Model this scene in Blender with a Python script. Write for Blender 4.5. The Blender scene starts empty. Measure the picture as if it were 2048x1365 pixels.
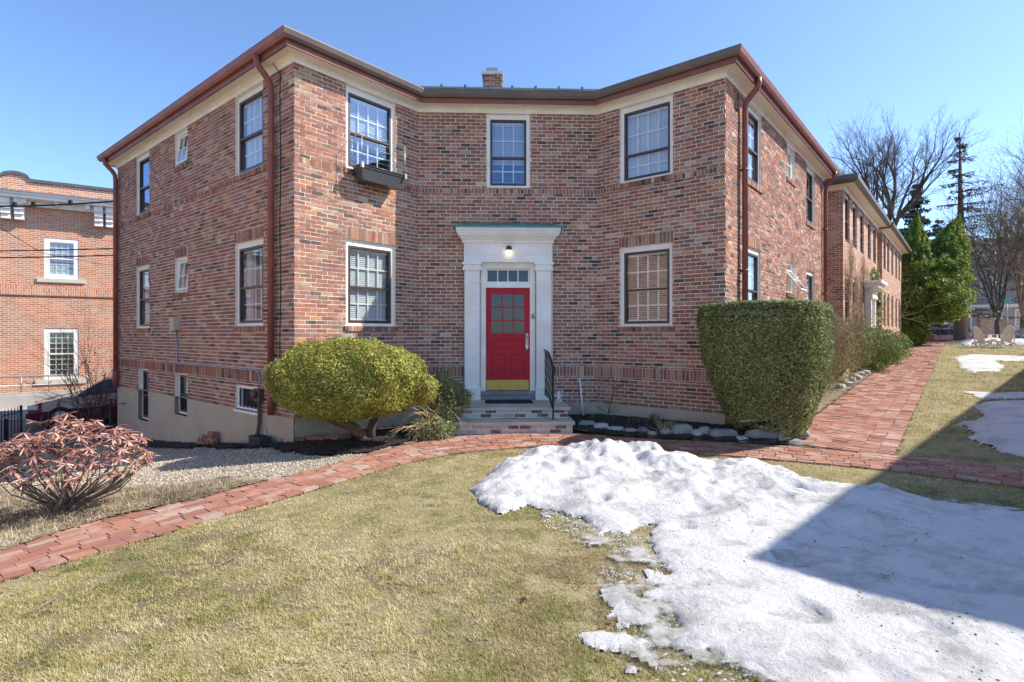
import bpy, math, random
import numpy as np
rng = np.random.default_rng(7); random.seed(7)
SC = bpy.context.scene; COL = SC.collection
R = math.radians
F_PX, Y_H = 1102.7, 669.1          # focal length and horizon of the 2048 px photograph
# ---------------------------------------------------------------- materials
def nt(m):
    m.use_nodes = True; t = m.node_tree; t.nodes.clear(); return t
def N(t, typ, **kw):
    n = t.nodes.new(typ)
    for k, v in kw.items():
        if k in n.inputs: n.inputs[k].default_value = v
        else: setattr(n, k, v)
    return n
def c4(c): return (c[0], c[1], c[2], 1)
def ramp(t, fac, stops, interp='LINEAR'):
    r = t.nodes.new('ShaderNodeValToRGB'); r.color_ramp.interpolation = interp
    e = r.color_ramp.elements
    while len(e) < len(stops): e.new(0.5)
    for i, (p, c) in enumerate(stops): e[i].position = p; e[i].color = c4(c)
    t.links.new(fac, r.inputs[0]); return r.outputs[0]
def mixc(t, fac, a, b, mode='MIX'):
    n = t.nodes.new('ShaderNodeMix'); n.data_type = 'RGBA'; n.blend_type = mode
    def setv(i, v):
        if hasattr(v, 'links') or isinstance(v, bpy.types.NodeSocket): t.links.new(v, i)
        elif isinstance(v, (int, float)): i.default_value = v
        else: i.default_value = c4(v)
    setv(n.inputs[0], fac); setv(n.inputs[6], a); setv(n.inputs[7], b); return n.outputs[2]
def noise(t, scale, detail=4, rough=.55, vec=None, w=None):
    n = N(t, 'ShaderNodeTexNoise'); n.inputs['Scale'].default_value = scale
    n.inputs['Detail'].default_value = detail; n.inputs['Roughness'].default_value = rough
    if vec is None:
        g = t.nodes.new('ShaderNodeNewGeometry'); vec = g.outputs['Position']
    t.links.new(vec, n.inputs['Vector']); return n.outputs['Fac']
def maprange(t, v, a, b, c=0, d=1):
    n = t.nodes.new('ShaderNodeMapRange'); t.links.new(v, n.inputs[0])
    for i, x in enumerate((a, b, c, d)): n.inputs[i+1].default_value = x
    return n.outputs[0]
def finish(t, col, rough=.7, bump=None, bstr=.3, bdist=.01, metallic=0, spec=.5, coat=0):
    p = N(t, 'ShaderNodeBsdfPrincipled'); o = N(t, 'ShaderNodeOutputMaterial')
    if isinstance(col, bpy.types.NodeSocket): t.links.new(col, p.inputs['Base Color'])
    else: p.inputs['Base Color'].default_value = c4(col)
    if isinstance(rough, bpy.types.NodeSocket): t.links.new(rough, p.inputs['Roughness'])
    else: p.inputs['Roughness'].default_value = rough
    p.inputs['Metallic'].default_value = metallic
    p.inputs['Specular IOR Level'].default_value = spec
    p.inputs['Coat Weight'].default_value = coat
    if bump is not None:
        b = N(t, 'ShaderNodeBump'); b.inputs['Strength'].default_value = bstr; b.inputs['Distance'].default_value = bdist
        t.links.new(bump, b.inputs['Height']); t.links.new(b.outputs[0], p.inputs['Normal'])
    t.links.new(p.outputs[0], o.inputs[0]); return p
MATS = {}
def simple(name, col, rough=.6, var=.25, scale=6, bump=.15, metallic=0, bdist=.004, spec=.5, coat=0):
    """plain material with uneven colour and a slightly uneven surface"""
    if name in MATS: return MATS[name]
    m = bpy.data.materials.new(name); t = nt(m)
    f = noise(t, scale, 5); f2 = noise(t, scale*9, 3)
    a = tuple(max(0, x*(1-var)) for x in col); b = tuple(min(1, x*(1+var)) for x in col)
    c = mixc(t, maprange(t, f, .3, .7), a, b)
    c = mixc(t, maprange(t, f2, .35, .75, 0, .25), c, tuple(x*.6 for x in col))
    finish(t, c, rough, f2, bump, bdist, metallic, spec, coat); MATS[name] = m; return m
def attr(t, name='rnd'):
    a = t.nodes.new('ShaderNodeAttribute'); a.attribute_name = name; return a.outputs['Fac']
def rnd_mat(name, stops, rough=.85, interp='LINEAR', wash=None, washamt=.5, scale=30, bump=.4, bdist=.004, transl=0, patch=None):
    """colour picked per face by its random attribute, plus noise"""
    m = bpy.data.materials.new(name); t = nt(m)
    c = ramp(t, attr(t), stops, interp)
    n1 = noise(t, scale, 5, .6)
    c = mixc(t, maprange(t, n1, .35, .7, 0, .35), c, tuple(x*.45 for x in stops[0][1]))
    if patch:                                                     # large soft areas of another colour
        c = mixc(t, maprange(t, noise(t, patch[1], 3), patch[2], patch[3], 0, patch[4]), c, patch[0])
    if wash is not None:
        n2 = noise(t, scale*.12, 6, .7)
        c = mixc(t, maprange(t, n2, .52, .75, 0, washamt), c, wash)
    p = finish(t, c, rough, n1, bump, bdist)
    if transl:
        tr = N(t, 'ShaderNodeBsdfTranslucent'); t.links.new(c, tr.inputs[0])
        mx = N(t, 'ShaderNodeMixShader'); mx.inputs[0].default_value = transl
        o = [n for n in t.nodes if n.type == 'OUTPUT_MATERIAL'][0]
        t.links.new(p.outputs[0], mx.inputs[1]); t.links.new(tr.outputs[0], mx.inputs[2]); t.links.new(mx.outputs[0], o.inputs[0])
    MATS[name] = m; return m
BR = [(0, (.095, .07, .062)), (.055, (.25, .155, .115)), (.16, (.42, .165, .105)), (.30, (.31, .115, .085)),
      (.45, (.48, .20, .125)), (.57, (.35, .165, .125)), (.69, (.52, .29, .215)), (.80, (.40, .18, .125)), (.885, (.60, .285, .13)), (.93, (.47, .36, .27)), (.986, (.66, .53, .32))]
M_brick = rnd_mat('weathered_brick', BR, .9, 'CONSTANT', (.70, .54, .41), .35, 26, .5, .005, patch=((.20, .11, .07), .55, .45, .75, .45))
M_mortar = simple('mortar', (.84, .73, .60), .95, .15, 18, .6)
PV = [(0, (.34, .145, .095)), (.2, (.38, .165, .105)), (.4, (.30, .13, .09)), (.55, (.41, .195, .125)), (.7, (.40, .24, .175)), (.82, (.33, .155, .11)), (.95, (.42, .31, .24))]
M_paver = rnd_mat('clay_paver', PV, .9, 'CONSTANT', (.62, .50, .42), .6, 18, .5, .004)
M_white = simple('white_paint', (.92, .88, .81), .55, .09, 2.2, .1)
M_cream = simple('cream_soffit_paint', (.90, .85, .72), .6, .06, 3, .15)
M_redbrown = simple('red_brown_gutter_paint', (.27, .085, .06), .5, .25, 2.5, .1)
M_darkbrown = simple('dark_brown_gutter_paint', (.15, .115, .095), .45, .2, 2.5, .1)
M_sash = simple('brown_sash_paint', (.07, .042, .034), .4, .15, 8, .1)
M_conc = None
M_slate = simple('roof_slate', (.035, .04, .04), .7, .35, 5, .6, bdist=.02)
M_black = simple('black_painted_iron', (.012, .012, .013), .45, .2, 20, .2)
M_grey = simple('galvanised_metal', (.42, .42, .41), .4, .15, 12, .1, .7)
M_rubber = simple('tyre_rubber', (.02, .02, .02), .85, .2, 20)
M_stone = simple('bluestone', (.27, .28, .27), .85, .25, 6, .6, bdist=.01)
M_bark = simple('grey_bark', (.13, .105, .085), .95, .35, 9, 1, bdist=.02)
M_twig = simple('brown_twig', (.28, .19, .12), .9, .3, 6, .4)
M_blond = simple('blond_twig', (.60, .46, .29), .9, .25, 6, .4)
M_darktwig = simple('dark_twig', (.10, .078, .06), .9, .3, 6, .4)
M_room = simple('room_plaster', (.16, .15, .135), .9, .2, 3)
M_curtain = simple('white_curtain', (.72, .73, .74), .9, .06, 5)
M_blind = simple('white_blind', (.75, .75, .73), .6, .04, 5)
M_copper = simple('verdigris_copper', (.09, .27, .235), .6, .3, 5, .3)
def concrete():
    m = bpy.data.materials.new('stuccoed_foundation'); t = nt(m)
    c = mixc(t, maprange(t, noise(t, 1.2, 6, .65), .3, .7), (.44, .365, .25), (.55, .48, .36))
    c = mixc(t, maprange(t, noise(t, 5, 6, .7), .58, .75, 0, .5), c, (.27, .21, .14))
    c = mixc(t, maprange(t, noise(t, 2.3, 3), .6, .7, 0, .5), c, (.55, .50, .42))
    finish(t, c, .9, noise(t, 30, 5), .5, .008); return m
M_conc = concrete()
def glass_mat(name, tint=(.9, .95, 1), refl=.22, through=(.85, .9, .92)):
    m = bpy.data.materials.new(name); t = nt(m)
    tr = N(t, 'ShaderNodeBsdfTransparent'); tr.inputs[0].default_value = c4(through)
    gl = N(t, 'ShaderNodeBsdfGlossy'); gl.inputs['Roughness'].default_value = .012; gl.inputs[0].default_value = c4(tint)
    b = N(t, 'ShaderNodeBump'); b.inputs['Strength'].default_value = .08; b.inputs['Distance'].default_value = .02
    t.links.new(noise(t, 1.6, 1), b.inputs['Height']); t.links.new(b.outputs[0], gl.inputs['Normal'])
    lw = N(t, 'ShaderNodeLayerWeight'); lw.inputs[0].default_value = .5
    pw = N(t, 'ShaderNodeMath', operation='POWER'); pw.inputs[1].default_value = 4; t.links.new(lw.outputs['Facing'], pw.inputs[0])
    mm = maprange(t, pw.outputs[0], 0, 1, refl, 1)
    mx = N(t, 'ShaderNodeMixShader'); o = N(t, 'ShaderNodeOutputMaterial')
    t.links.new(mm, mx.inputs[0]); t.links.new(tr.outputs[0], mx.inputs[1]); t.links.new(gl.outputs[0], mx.inputs[2])
    t.links.new(mx.outputs[0], o.inputs[0]); return m
M_glass = glass_mat('window_glass', refl=.15); M_glass2 = glass_mat('storm_glass', (.62, .78, 1), refl=.22); M_glass3 = glass_mat('door_glass', refl=.07)  # storm glass has blue put into its gloss so the mirrored sky looks deeper
def brick_tex(name, stops, mortar, w=.21, h=.072, ms=.011):
    m = bpy.data.materials.new(name); t = nt(m)
    uv = N(t, 'ShaderNodeUVMap'); b = N(t, 'ShaderNodeTexBrick')
    b.inputs['Scale'].default_value = 1; b.inputs['Brick Width'].default_value = w; b.inputs['Row Height'].default_value = h
    b.inputs['Mortar Size'].default_value = ms; b.inputs['Mortar Smooth'].default_value = .2; b.inputs['Bias'].default_value = 0
    b.inputs['Color1'].default_value = (0, 0, 0, 1); b.inputs['Color2'].default_value = (1, 1, 1, 1); b.inputs['Mortar'].default_value = (.5, .5, .5, 1)
    t.links.new(uv.outputs[0], b.inputs['Vector'])
    c = ramp(t, b.outputs['Color'], stops, 'LINEAR')
    c = mixc(t, maprange(t, noise(t, 1.3, 5, .6), .5, .75, 0, .35), c, mortar)
    c = mixc(t, b.outputs['Fac'], c, mortar)
    inv = N(t, 'ShaderNodeMath', operation='SUBTRACT'); inv.inputs[0].default_value = 1; t.links.new(b.outputs['Fac'], inv.inputs[1])
    finish(t, c, .9, inv.outputs[0], .5, .008); return m
M_brick_far = brick_tex('dark_red_brick', [(0, (.13, .06, .04)), (.3, (.36, .13, .075)), (.7, (.48, .20, .11)), (1, (.60, .33, .20))], (.62, .52, .40))
M_brick_orange = brick_tex('orange_brick', [(0, (.42, .145, .075)), (.4, (.54, .20, .11)), (.8, (.60, .24, .13)), (1, (.66, .30, .18))], (.66, .53, .41), .21, .07, .012)
# ---------------------------------------------------------------- mesh builder
class MB:
    def __init__(s): s.v = []; s.f = []; s.r = []; s.uv = []; s.n = 0; s.blocks = []
    def face(s, pts, r=None, uv=None):
        i = s.n; s.v += [tuple(p) for p in pts]; s.n += len(pts)
        s.f.append(tuple(range(i, i+len(pts)))); s.r.append(random.random() if r is None else r); s.uv.append(uv)
    def quads(s, Q, r):              # numpy block: Q (n,k,3), one random value per face
        s.blocks.append((np.asarray(Q, dtype=np.float32), np.asarray(r, dtype=np.float32)))
    def obox(s, o, a, b, c, r=None, skip=()):
        """box with corner o and edge vectors a, b, c"""
        o, a, b, c = map(np.array, (o, a, b, c)); r = random.random() if r is None else r
        P = [o, o+a, o+a+b, o+b, o+c, o+a+c, o+a+b+c, o+b+c]
        fs = {'b': (0, 3, 2, 1), 't': (4, 5, 6, 7), 'f': (0, 1, 5, 4), 'k': (2, 3, 7, 6), 'l': (3, 0, 4, 7), 'r': (1, 2, 6, 5)}
        if np.dot(np.cross(a, b), c) < 0: fs = {k: v[::-1] for k, v in fs.items()}
        for k, q in fs.items():
            if k not in skip: s.face([P[i] for i in q], r)
    def box(s, c, d, rz=0, r=None):
        ca, sa = math.cos(rz), math.sin(rz)
        a = np.array([d[0]*ca, d[0]*sa, 0]); b = np.array([-d[1]*sa, d[1]*ca, 0]); e = np.array([0, 0, d[2]])
        s.obox(np.array(c)-(a+b+e)/2, a, b, e, r)
    def tube(s, pts, rad, n=6, cap=True, r=None):
        pts = [np.array(p, float) for p in pts]; r = random.random() if r is None else r
        if not hasattr(rad, '__len__'): rad = [rad]*len(pts)
        rings = []; pv = None
        for i, p in enumerate(pts):
            d = (pts[min(i+1, len(pts)-1)]-pts[max(i-1, 0)]); d = d/(np.linalg.norm(d)+1e-9)
            if pv is None:
                up = np.array([0, 0, 1.]) if abs(d[2]) < .9 else np.array([1., 0, 0]); x = np.cross(d, up)
            else: x = pv-d*np.dot(pv, d)
            x = x/(np.linalg.norm(x)+1e-9); pv = x; y = np.cross(d, x)
            rings.append([p+rad[i]*(math.cos(2*math.pi*k/n)*x+math.sin(2*math.pi*k/n)*y) for k in range(n)])
        i0 = s.n
        for rg in rings: s.v += [tuple(q) for q in rg]
        s.n += n*len(rings)
        for i in range(len(rings)-1):
            for k in range(n):
                a = i0+i*n+k; b = i0+i*n+(k+1) % n
                s.f.append((a, b, b+n, a+n)); s.r.append(r); s.uv.append(None)
        if cap:
            s.f.append(tuple(i0+k for k in range(n))[::-1]); s.r.append(r); s.uv.append(None)
            s.f.append(tuple(i0+(len(rings)-1)*n+k for k in range(n))); s.r.append(r); s.uv.append(None)
    def lathe(s, c, prof, n=16):
        """profile [(radius, z)] turned about the vertical through c"""
        i0 = s.n
        for (ra, z) in prof:
            for k in range(n): s.v.append((c[0]+ra*math.cos(2*math.pi*k/n), c[1]+ra*math.sin(2*math.pi*k/n), c[2]+z))
        s.n += n*len(prof)
        for i in range(len(prof)-1):
            for k in range(n):
                a = i0+i*n+k; b = i0+i*n+(k+1) % n
                s.f.append((a, b, b+n, a+n)); s.r.append(.5); s.uv.append(None)
        s.f.append(tuple(i0+k for k in range(n))[::-1]); s.r.append(.5); s.uv.append(None)
        s.f.append(tuple(i0+(len(prof)-1)*n+k for k in range(n))); s.r.append(.5); s.uv.append(None)
    def build(s, name, mat, parent=None, base=(0, 0, 0), smooth=False):
        v = [np.array(s.v, dtype=np.float32).reshape(-1, 3)]; off = len(s.v)
        lt = [len(f) for f in s.f]; li = [i for f in s.f for i in f]; rr = list(s.r)
        lt = [np.array(lt, dtype=np.int32)]; li = [np.array(li, dtype=np.int32)]; rr = [np.array(rr, dtype=np.float32)]
        for Q, r in s.blocks:
            n, k = Q.shape[:2]; v.append(Q.reshape(-1, 3)); lt.append(np.full(n, k, np.int32))
            li.append(np.arange(n*k, dtype=np.int32)+off); rr.append(r); off += n*k
        v = np.concatenate(v); lt = np.concatenate(lt); li = np.concatenate(li); rr = np.concatenate(rr)
        if parent is not None:                                  # vertices are given in world space
            base = np.zeros(3); q = parent
            while q is not None: base = base+np.array(q.location); q = q.parent
        v = v-np.array(base, dtype=np.float32)
        me = bpy.data.meshes.new(name); me.vertices.add(len(v)); me.vertices.foreach_set('co', v.ravel())
        me.loops.add(len(li)); me.loops.foreach_set('vertex_index', li)
        me.polygons.add(len(lt)); st = np.zeros(len(lt), np.int32); st[1:] = np.cumsum(lt)[:-1]
        me.polygons.foreach_set('loop_start', st); me.polygons.foreach_set('loop_total', lt)
        if any(u is not None for u in s.uv):
            uvl = me.uv_layers.new(name='UVMap'); arr = np.zeros((len(li), 2), np.float32); k = 0
            for f, u in zip(s.f, s.uv):
                if u is not None: arr[k:k+len(f)] = u
                k += len(f)
            uvl.data.foreach_set('uv', arr.ravel())
        a = me.attributes.new('rnd', 'FLOAT', 'FACE'); a.data.foreach_set('value', rr)
        if smooth: me.polygons.foreach_set('use_smooth', np.ones(len(lt), bool))
        me.materials.append(mat); me.update(); me.validate()
        o = bpy.data.objects.new(name, me); COL.objects.link(o)
        if parent is not None: o.parent = parent
        else: o.location = base
        return o
def tag(o, label=None, cat=None, group=None, kind=None):
    if label: o['label'] = label
    if cat: o['category'] = cat
    if group: o['group'] = group
    if kind: o['kind'] = kind
    return o
def empty(name, loc, label=None, cat=None, group=None):
    o = bpy.data.objects.new(name, None); COL.objects.link(o); o.location = loc; o.empty_display_size = .2
    return tag(o, label, cat, group)
def copy_tree(o, parent=None):
    c = o.copy(); COL.objects.link(c); c.parent = parent
    for ch in o.children: copy_tree(ch, c)
    return c
# ---------------------------------------------------------------- noise in numpy
_T = rng.random((256, 256)).astype(np.float32)
def vnoise(x, y):
    xi = np.floor(x).astype(int); yi = np.floor(y).astype(int); fx = x-xi; fy = y-yi
    fx = fx*fx*(3-2*fx); fy = fy*fy*(3-2*fy)
    a = _T[xi % 256, yi % 256]; b = _T[(xi+1) % 256, yi % 256]; c = _T[xi % 256, (yi+1) % 256]; d = _T[(xi+1) % 256, (yi+1) % 256]
    return (a*(1-fx)+b*fx)*(1-fy)+(c*(1-fx)+d*fx)*fy
def fbm(x, y, s=1., o=4):
    t = 0; a = .5; n = 0
    for i in range(o): t = t+a*vnoise(x*s+17.3*i, y*s+5.1*i); n += a; a *= .5; s *= 2.03
    return t/n
def inpoly(x, y, poly):
    x = np.asarray(x); y = np.asarray(y); r = np.zeros(x.shape, bool); P = np.array(poly); n = len(P)
    for i in range(n):
        x1, y1 = P[i]; x2, y2 = P[(i+1) % n]
        if y1 == y2: continue
        c = ((y1 > y) != (y2 > y)) & (x < (x2-x1)*(y-y1)/(y2-y1)+x1); r ^= c
    return r
def dpoly(x, y, poly):
    """signed distance, positive inside"""
    x = np.asarray(x, float); y = np.asarray(y, float); P = np.array(poly, float); n = len(P); d = np.full(x.shape, 1e9)
    for i in range(n):
        a = P[i]; b = P[(i+1) % n]; ab = b-a; L = ab@ab+1e-12
        t = np.clip(((x-a[0])*ab[0]+(y-a[1])*ab[1])/L, 0, 1)
        d = np.minimum(d, np.hypot(x-a[0]-t*ab[0], y-a[1]-t*ab[1]))
    return np.where(inpoly(x, y, poly), d, -d)
# ---------------------------------------------------------------- plan of the apartment house (eye height is z = 0)
A = np.array([-3.653, 9.2476]); B = np.array([-1.9344, 11.3295]); Cc = np.array([1.7715, 11.472])
D = np.array([3.7934, 9.8029]); E = np.array([-10.861, 15.198]); Fc = np.array([9.2746, 16.4428])
U = (B-A)/np.linalg.norm(B-A); V = (E-A)/np.linalg.norm(E-A)
E2 = E+U*9.; F2 = Fc+V*8.
# terrain: smooth surface through surveyed points
_g = np.array([
 (0, 9.6, -1.75), (0, 0, -1.75), (3.79, 9.8, -1.66), (2, 8.6, -1.75), (-3.65, 9.2, -1.84), (-4.55, 9.95, -2.0), (-8.95, 13.6, -2.63), (-10.9, 15.2, -2.86),
 (-4.5, 5.2, -1.92), (-2.5, 5.5, -1.80), (5.5, 7.8, -1.74), (3, 4, -1.74), (6, 3, -1.72), (9.27, 14.2, -1.45), (9.27, 16.4, -1.4), (16.3, 21.5, -1.10), (29, 37, -.50), (31, 33, -.55), (20, 18, -1.15), (40, 34, -.5),
 (34, 46, -.95), (48, 44, -.95), (60, 80, -1.2), (90, 60, -1.2), (20, 46, -.8), (0, 20, -1.8), (-7, 9.5, -2.28), (-9, 10.5, -2.62), (-12.8, 14, -2.95), (-14, 17, -2.88), (-18, 19.3, -2.74), (-16, 12, -2.95), (-12, 7, -2.6), (-8, 6, -2.25), (-8, 0, -2.0),
 (-25, 15, -2.8), (-25, 30, -2.8), (-60, 40, -2.8), (-60, -30, -2.6), (0, -60, -1.8), (80, -40, -1.5), (30, 5, -1.4), (0, 120, -1.5), (-40, 120, -2.5), (150, 120, -1.2)])
_n = len(_g); _K = np.zeros((_n+3, _n+3)); _r = np.hypot(_g[:, None, 0]-_g[None, :, 0], _g[:, None, 1]-_g[None, :, 1])
_K[:_n, :_n] = -np.sqrt(_r**2+.25); _K[:_n, _n] = 1; _K[:_n, _n+1] = _g[:, 0]; _K[:_n, _n+2] = _g[:, 1]; _K[_n:, :_n] = _K[:_n, _n:].T
_w = np.linalg.solve(_K, np.concatenate([_g[:, 2], np.zeros(3)]))
def H(x, y):
    x = np.asarray(x, float); y = np.asarray(y, float)
    z = _w[_n]+_w[_n+1]*x+_w[_n+2]*y
    for i in range(_n): z = z-_w[i]*np.sqrt((x-_g[i, 0])**2+(y-_g[i, 1])**2+.25)
    return z
def G(px, py, dz=0.):
    """where the sight line through a pixel of the photograph meets the ground"""
    rx = (px-1024)/F_PX; rz = (Y_H-py)/F_PX; lo = .5
    ys = np.concatenate([np.linspace(1.5, 30, 600), np.linspace(30.1, 70, 300)])
    dd = rz*ys-(H(rx*ys, ys)+dz); k = np.argmax(dd < 0) if (dd < 0).any() else len(ys)-1
    a, b = ys[max(k-1, 0)], ys[k]
    for _ in range(30):
        m = (a+b)/2
        if rz*m-(float(H(rx*m, m))+dz) < 0: b = m
        else: a = m
    return np.array([rx*a, a])
def P3(px, py, Y): return np.array([(px-1024)/F_PX*Y, Y, (Y_H-py)/F_PX*Y])
def xyz(p, dz=0): return np.array([p[0], p[1], float(H(p[0], p[1]))+dz])
# ---------------------------------------------------------------- camera and light
cd = bpy.data.cameras.new('camera'); cam = bpy.data.objects.new('camera', cd); COL.objects.link(cam)
cam.rotation_euler = (R(90), 0, 0); cd.sensor_width = 36; cd.lens = F_PX/2048*36; cd.shift_y = -(682.5-Y_H)/2048; cd.clip_end = 2000; cd.clip_start = .05
SC.camera = cam
SUN_AZ, SUN_EL = 87.0, 43.0
sl = bpy.data.lights.new('sun', 'SUN'); sl.energy = 2.7; sl.angle = R(.55); sl.color = (1, .94, .84)
so = bpy.data.objects.new('sun', sl); COL.objects.link(so); so.location = (20, -10, 30)
so.rotation_euler = (R(90-SUN_EL), 0, R(-SUN_AZ+180))
w = bpy.data.worlds.new('World'); SC.world = w; w.use_nodes = True; t = w.node_tree; t.nodes.clear()
sk = t.nodes.new('ShaderNodeTexSky'); sk.sky_type = 'NISHITA'; sk.sun_disc = False; sk.sun_elevation = R(SUN_EL); sk.sun_rotation = R(SUN_AZ); sk.air_density = .8; sk.dust_density = .5; sk.ozone_density = 1.3
bg = t.nodes.new('ShaderNodeBackground'); bg.inputs[1].default_value = .15; wo = t.nodes.new('ShaderNodeOutputWorld')
t.links.new(mixc(t, 1., sk.outputs[0], (.545, .63, .735), 'MULTIPLY'), bg.inputs[0]); t.links.new(bg.outputs[0], wo.inputs[0])
SC.view_settings.view_transform = 'Standard'; SC.view_settings.look = 'None'; SC.view_settings.exposure = 1.46; SC.view_settings.gamma = 1
SC.cycles.max_bounces = 8; SC.cycles.transparent_max_bounces = 12
# ================================================================ walls, windows, eaves
def v3(p, z): return np.array([p[0], p[1], z])
class Wall:
    """a wall plane: origin, direction along it (seen from outside), outward normal"""
    def __init__(s, a, b, inside):
        a = np.array(a, float); b = np.array(b, float); s.o = a; s.L = np.linalg.norm(b-a); s.d = (b-a)/s.L
        n = np.array([s.d[1], -s.d[0]]); s.n = n if np.dot(n, np.array(inside)-a) < 0 else -n
    def p(s, t, z, out=0.): q = s.o+s.d*t+s.n*out; return np.array([q[0], q[1], z])
    def box(s, mb, t0, t1, z0, z1, n0, n1, r=None, skip=()):
        mb.obox(s.p(t0, z0, n0), s.p(t1, z0, n0)-s.p(t0, z0, n0), s.p(t0, z0, n1)-s.p(t0, z0, n0), np.array([0, 0, z1-z0]), r, skip)
def sub_rect(r, ex):
    out = [r]
    for e in ex:
        nx = []
        for (a, b, c, d) in out:
            if e[0] >= b or e[1] <= a or e[2] >= d or e[3] <= c: nx.append((a, b, c, d)); continue
            if e[0]-a > .018: nx.append((a, e[0]-.006, c, d))
            if b-e[1] > .018: nx.append((e[1]+.006, b, c, d))
            aa = max(a, e[0]); bb = min(b, e[1])
            if e[2]-c > .012: nx.append((aa, bb, c, e[2]-.004))
            if d-e[3] > .012: nx.append((aa, bb, e[3]+.004, d))
        out = nx
    return out
BP, BHt, MJ = .2095, .0724, .014          # brick pitch, course height, joint
def lay_bricks(mb, W, z0, z1, ex, soldiers, phase=0, t0=0, t1=None):
    """real bricks in running bond, cut round the rectangles ex; soldiers: rectangles of upright bricks"""
    t1 = W.L if t1 is None else t1
    allx = list(ex)+[s[:4] for s in soldiers]; rs = random.Random(int(W.L*1000))
    quads = []; rr = []
    def brick(a, b, c, d):
        o = .006+rs.uniform(-.0025, .003); j = rs.uniform(-.0015, .0015); c += j; d += j
        P = [W.p(a, c, o), W.p(b, c, o), W.p(b, d, o), W.p(a, d, o), W.p(a, c, -.002), W.p(b, c, -.002), W.p(b, d, -.002), W.p(a, d, -.002)]
        tl = rs.uniform(-.0012, .0012)
        for i in (2, 3): P[i] = P[i]+v3(W.n, 0)*tl
        r = rs.random()
        for q in ((0, 1, 2, 3), (0, 4, 5, 1), (3, 2, 6, 7), (0, 3, 7, 4), (1, 5, 6, 2)):
            quads.append([P[i] for i in q]); rr.append(r)
    k = 0; z = z0
    while z < z1-.01:
        zt = min(z+BHt-MJ, z1); off = (k % 2)*BP*.5+phase+rs.uniform(-.012, .012); t = t0-off
        ex2 = [e for e in allx if e[2] < zt and e[3] > z]
        while t < t1:
            a = max(t, t0); b = min(t+BP-MJ, t1)
            if b-a > .02:
                for q in sub_rect((a, b, z, zt), ex2): brick(*q)
            t += BP+rs.uniform(-.004, .004)
        z += BHt; k += 1
    for (a, b, c, d) in [s[:4] for s in soldiers]:
        n = max(1, round((b-a)/BHt)); w_ = (b-a)/n; inner = [e for e in ex]
        for i in range(n):
            for q in sub_rect((a+i*w_+MJ*.4, a+(i+1)*w_-MJ*.4, c+.004, d-.004), inner): brick(*q)
    mb.quads(quads, rr)
def wall_sheet(mb, W, z0, z1, ops, reveal=.12, t0=0, t1=None, off=0.):
    """flat wall with rectangular openings and their reveals; UV in metres"""
    t1 = W.L if t1 is None else t1
    ts = sorted(set([t0, t1]+[x for o in ops for x in o[:2] if t0 < x < t1])); zs = sorted(set([z0, z1]+[x for o in ops for x in o[2:4] if z0 < x < z1]))
    for i in range(len(ts)-1):
        for j in range(len(zs)-1):
            tm = (ts[i]+ts[i+1])/2; zm = (zs[j]+zs[j+1])/2
            if any(o[0] < tm < o[1] and o[2] < zm < o[3] for o in ops): continue
            q = [(ts[i], zs[j]), (ts[i+1], zs[j]), (ts[i+1], zs[j+1]), (ts[i], zs[j+1])]
            mb.face([W.p(a, b, off) for a, b in q], .5, q)
    for (a, b, c, d) in [o[:4] for o in ops]:
        for (p, q) in (((a, c), (b, c)), ((b, c), (b, d)), ((b, d), (a, d)), ((a, d), (a, c))):
            mb.face([W.p(p[0], p[1], off), W.p(q[0], q[1], off), W.p(q[0], q[1], -reveal), W.p(p[0], p[1], -reveal)], .5,
                    [(p[0], p[1]), (q[0], q[1]), (q[0]+reveal, q[1]), (p[0]+reveal, p[1])] if p[1] == q[1] else [(p[0], p[1]), (q[0], q[1]), (q[0]+reveal, q[1]), (p[0]+reveal, p[1])])
def frame(mb, W, t0, t1, z0, z1, wl, wr, wb, wt, n0, n1):
    """four butted bars round a rectangle"""
    W.box(mb, t0, t0+wl, z0, z1, n0, n1); W.box(mb, t1-wr, t1, z0, z1, n0, n1)
    W.box(mb, t0+wl, t1-wr, z0, z0+wb, n0, n1); W.box(mb, t0+wl, t1-wr, z1-wt, z1, n0, n1)
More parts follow.
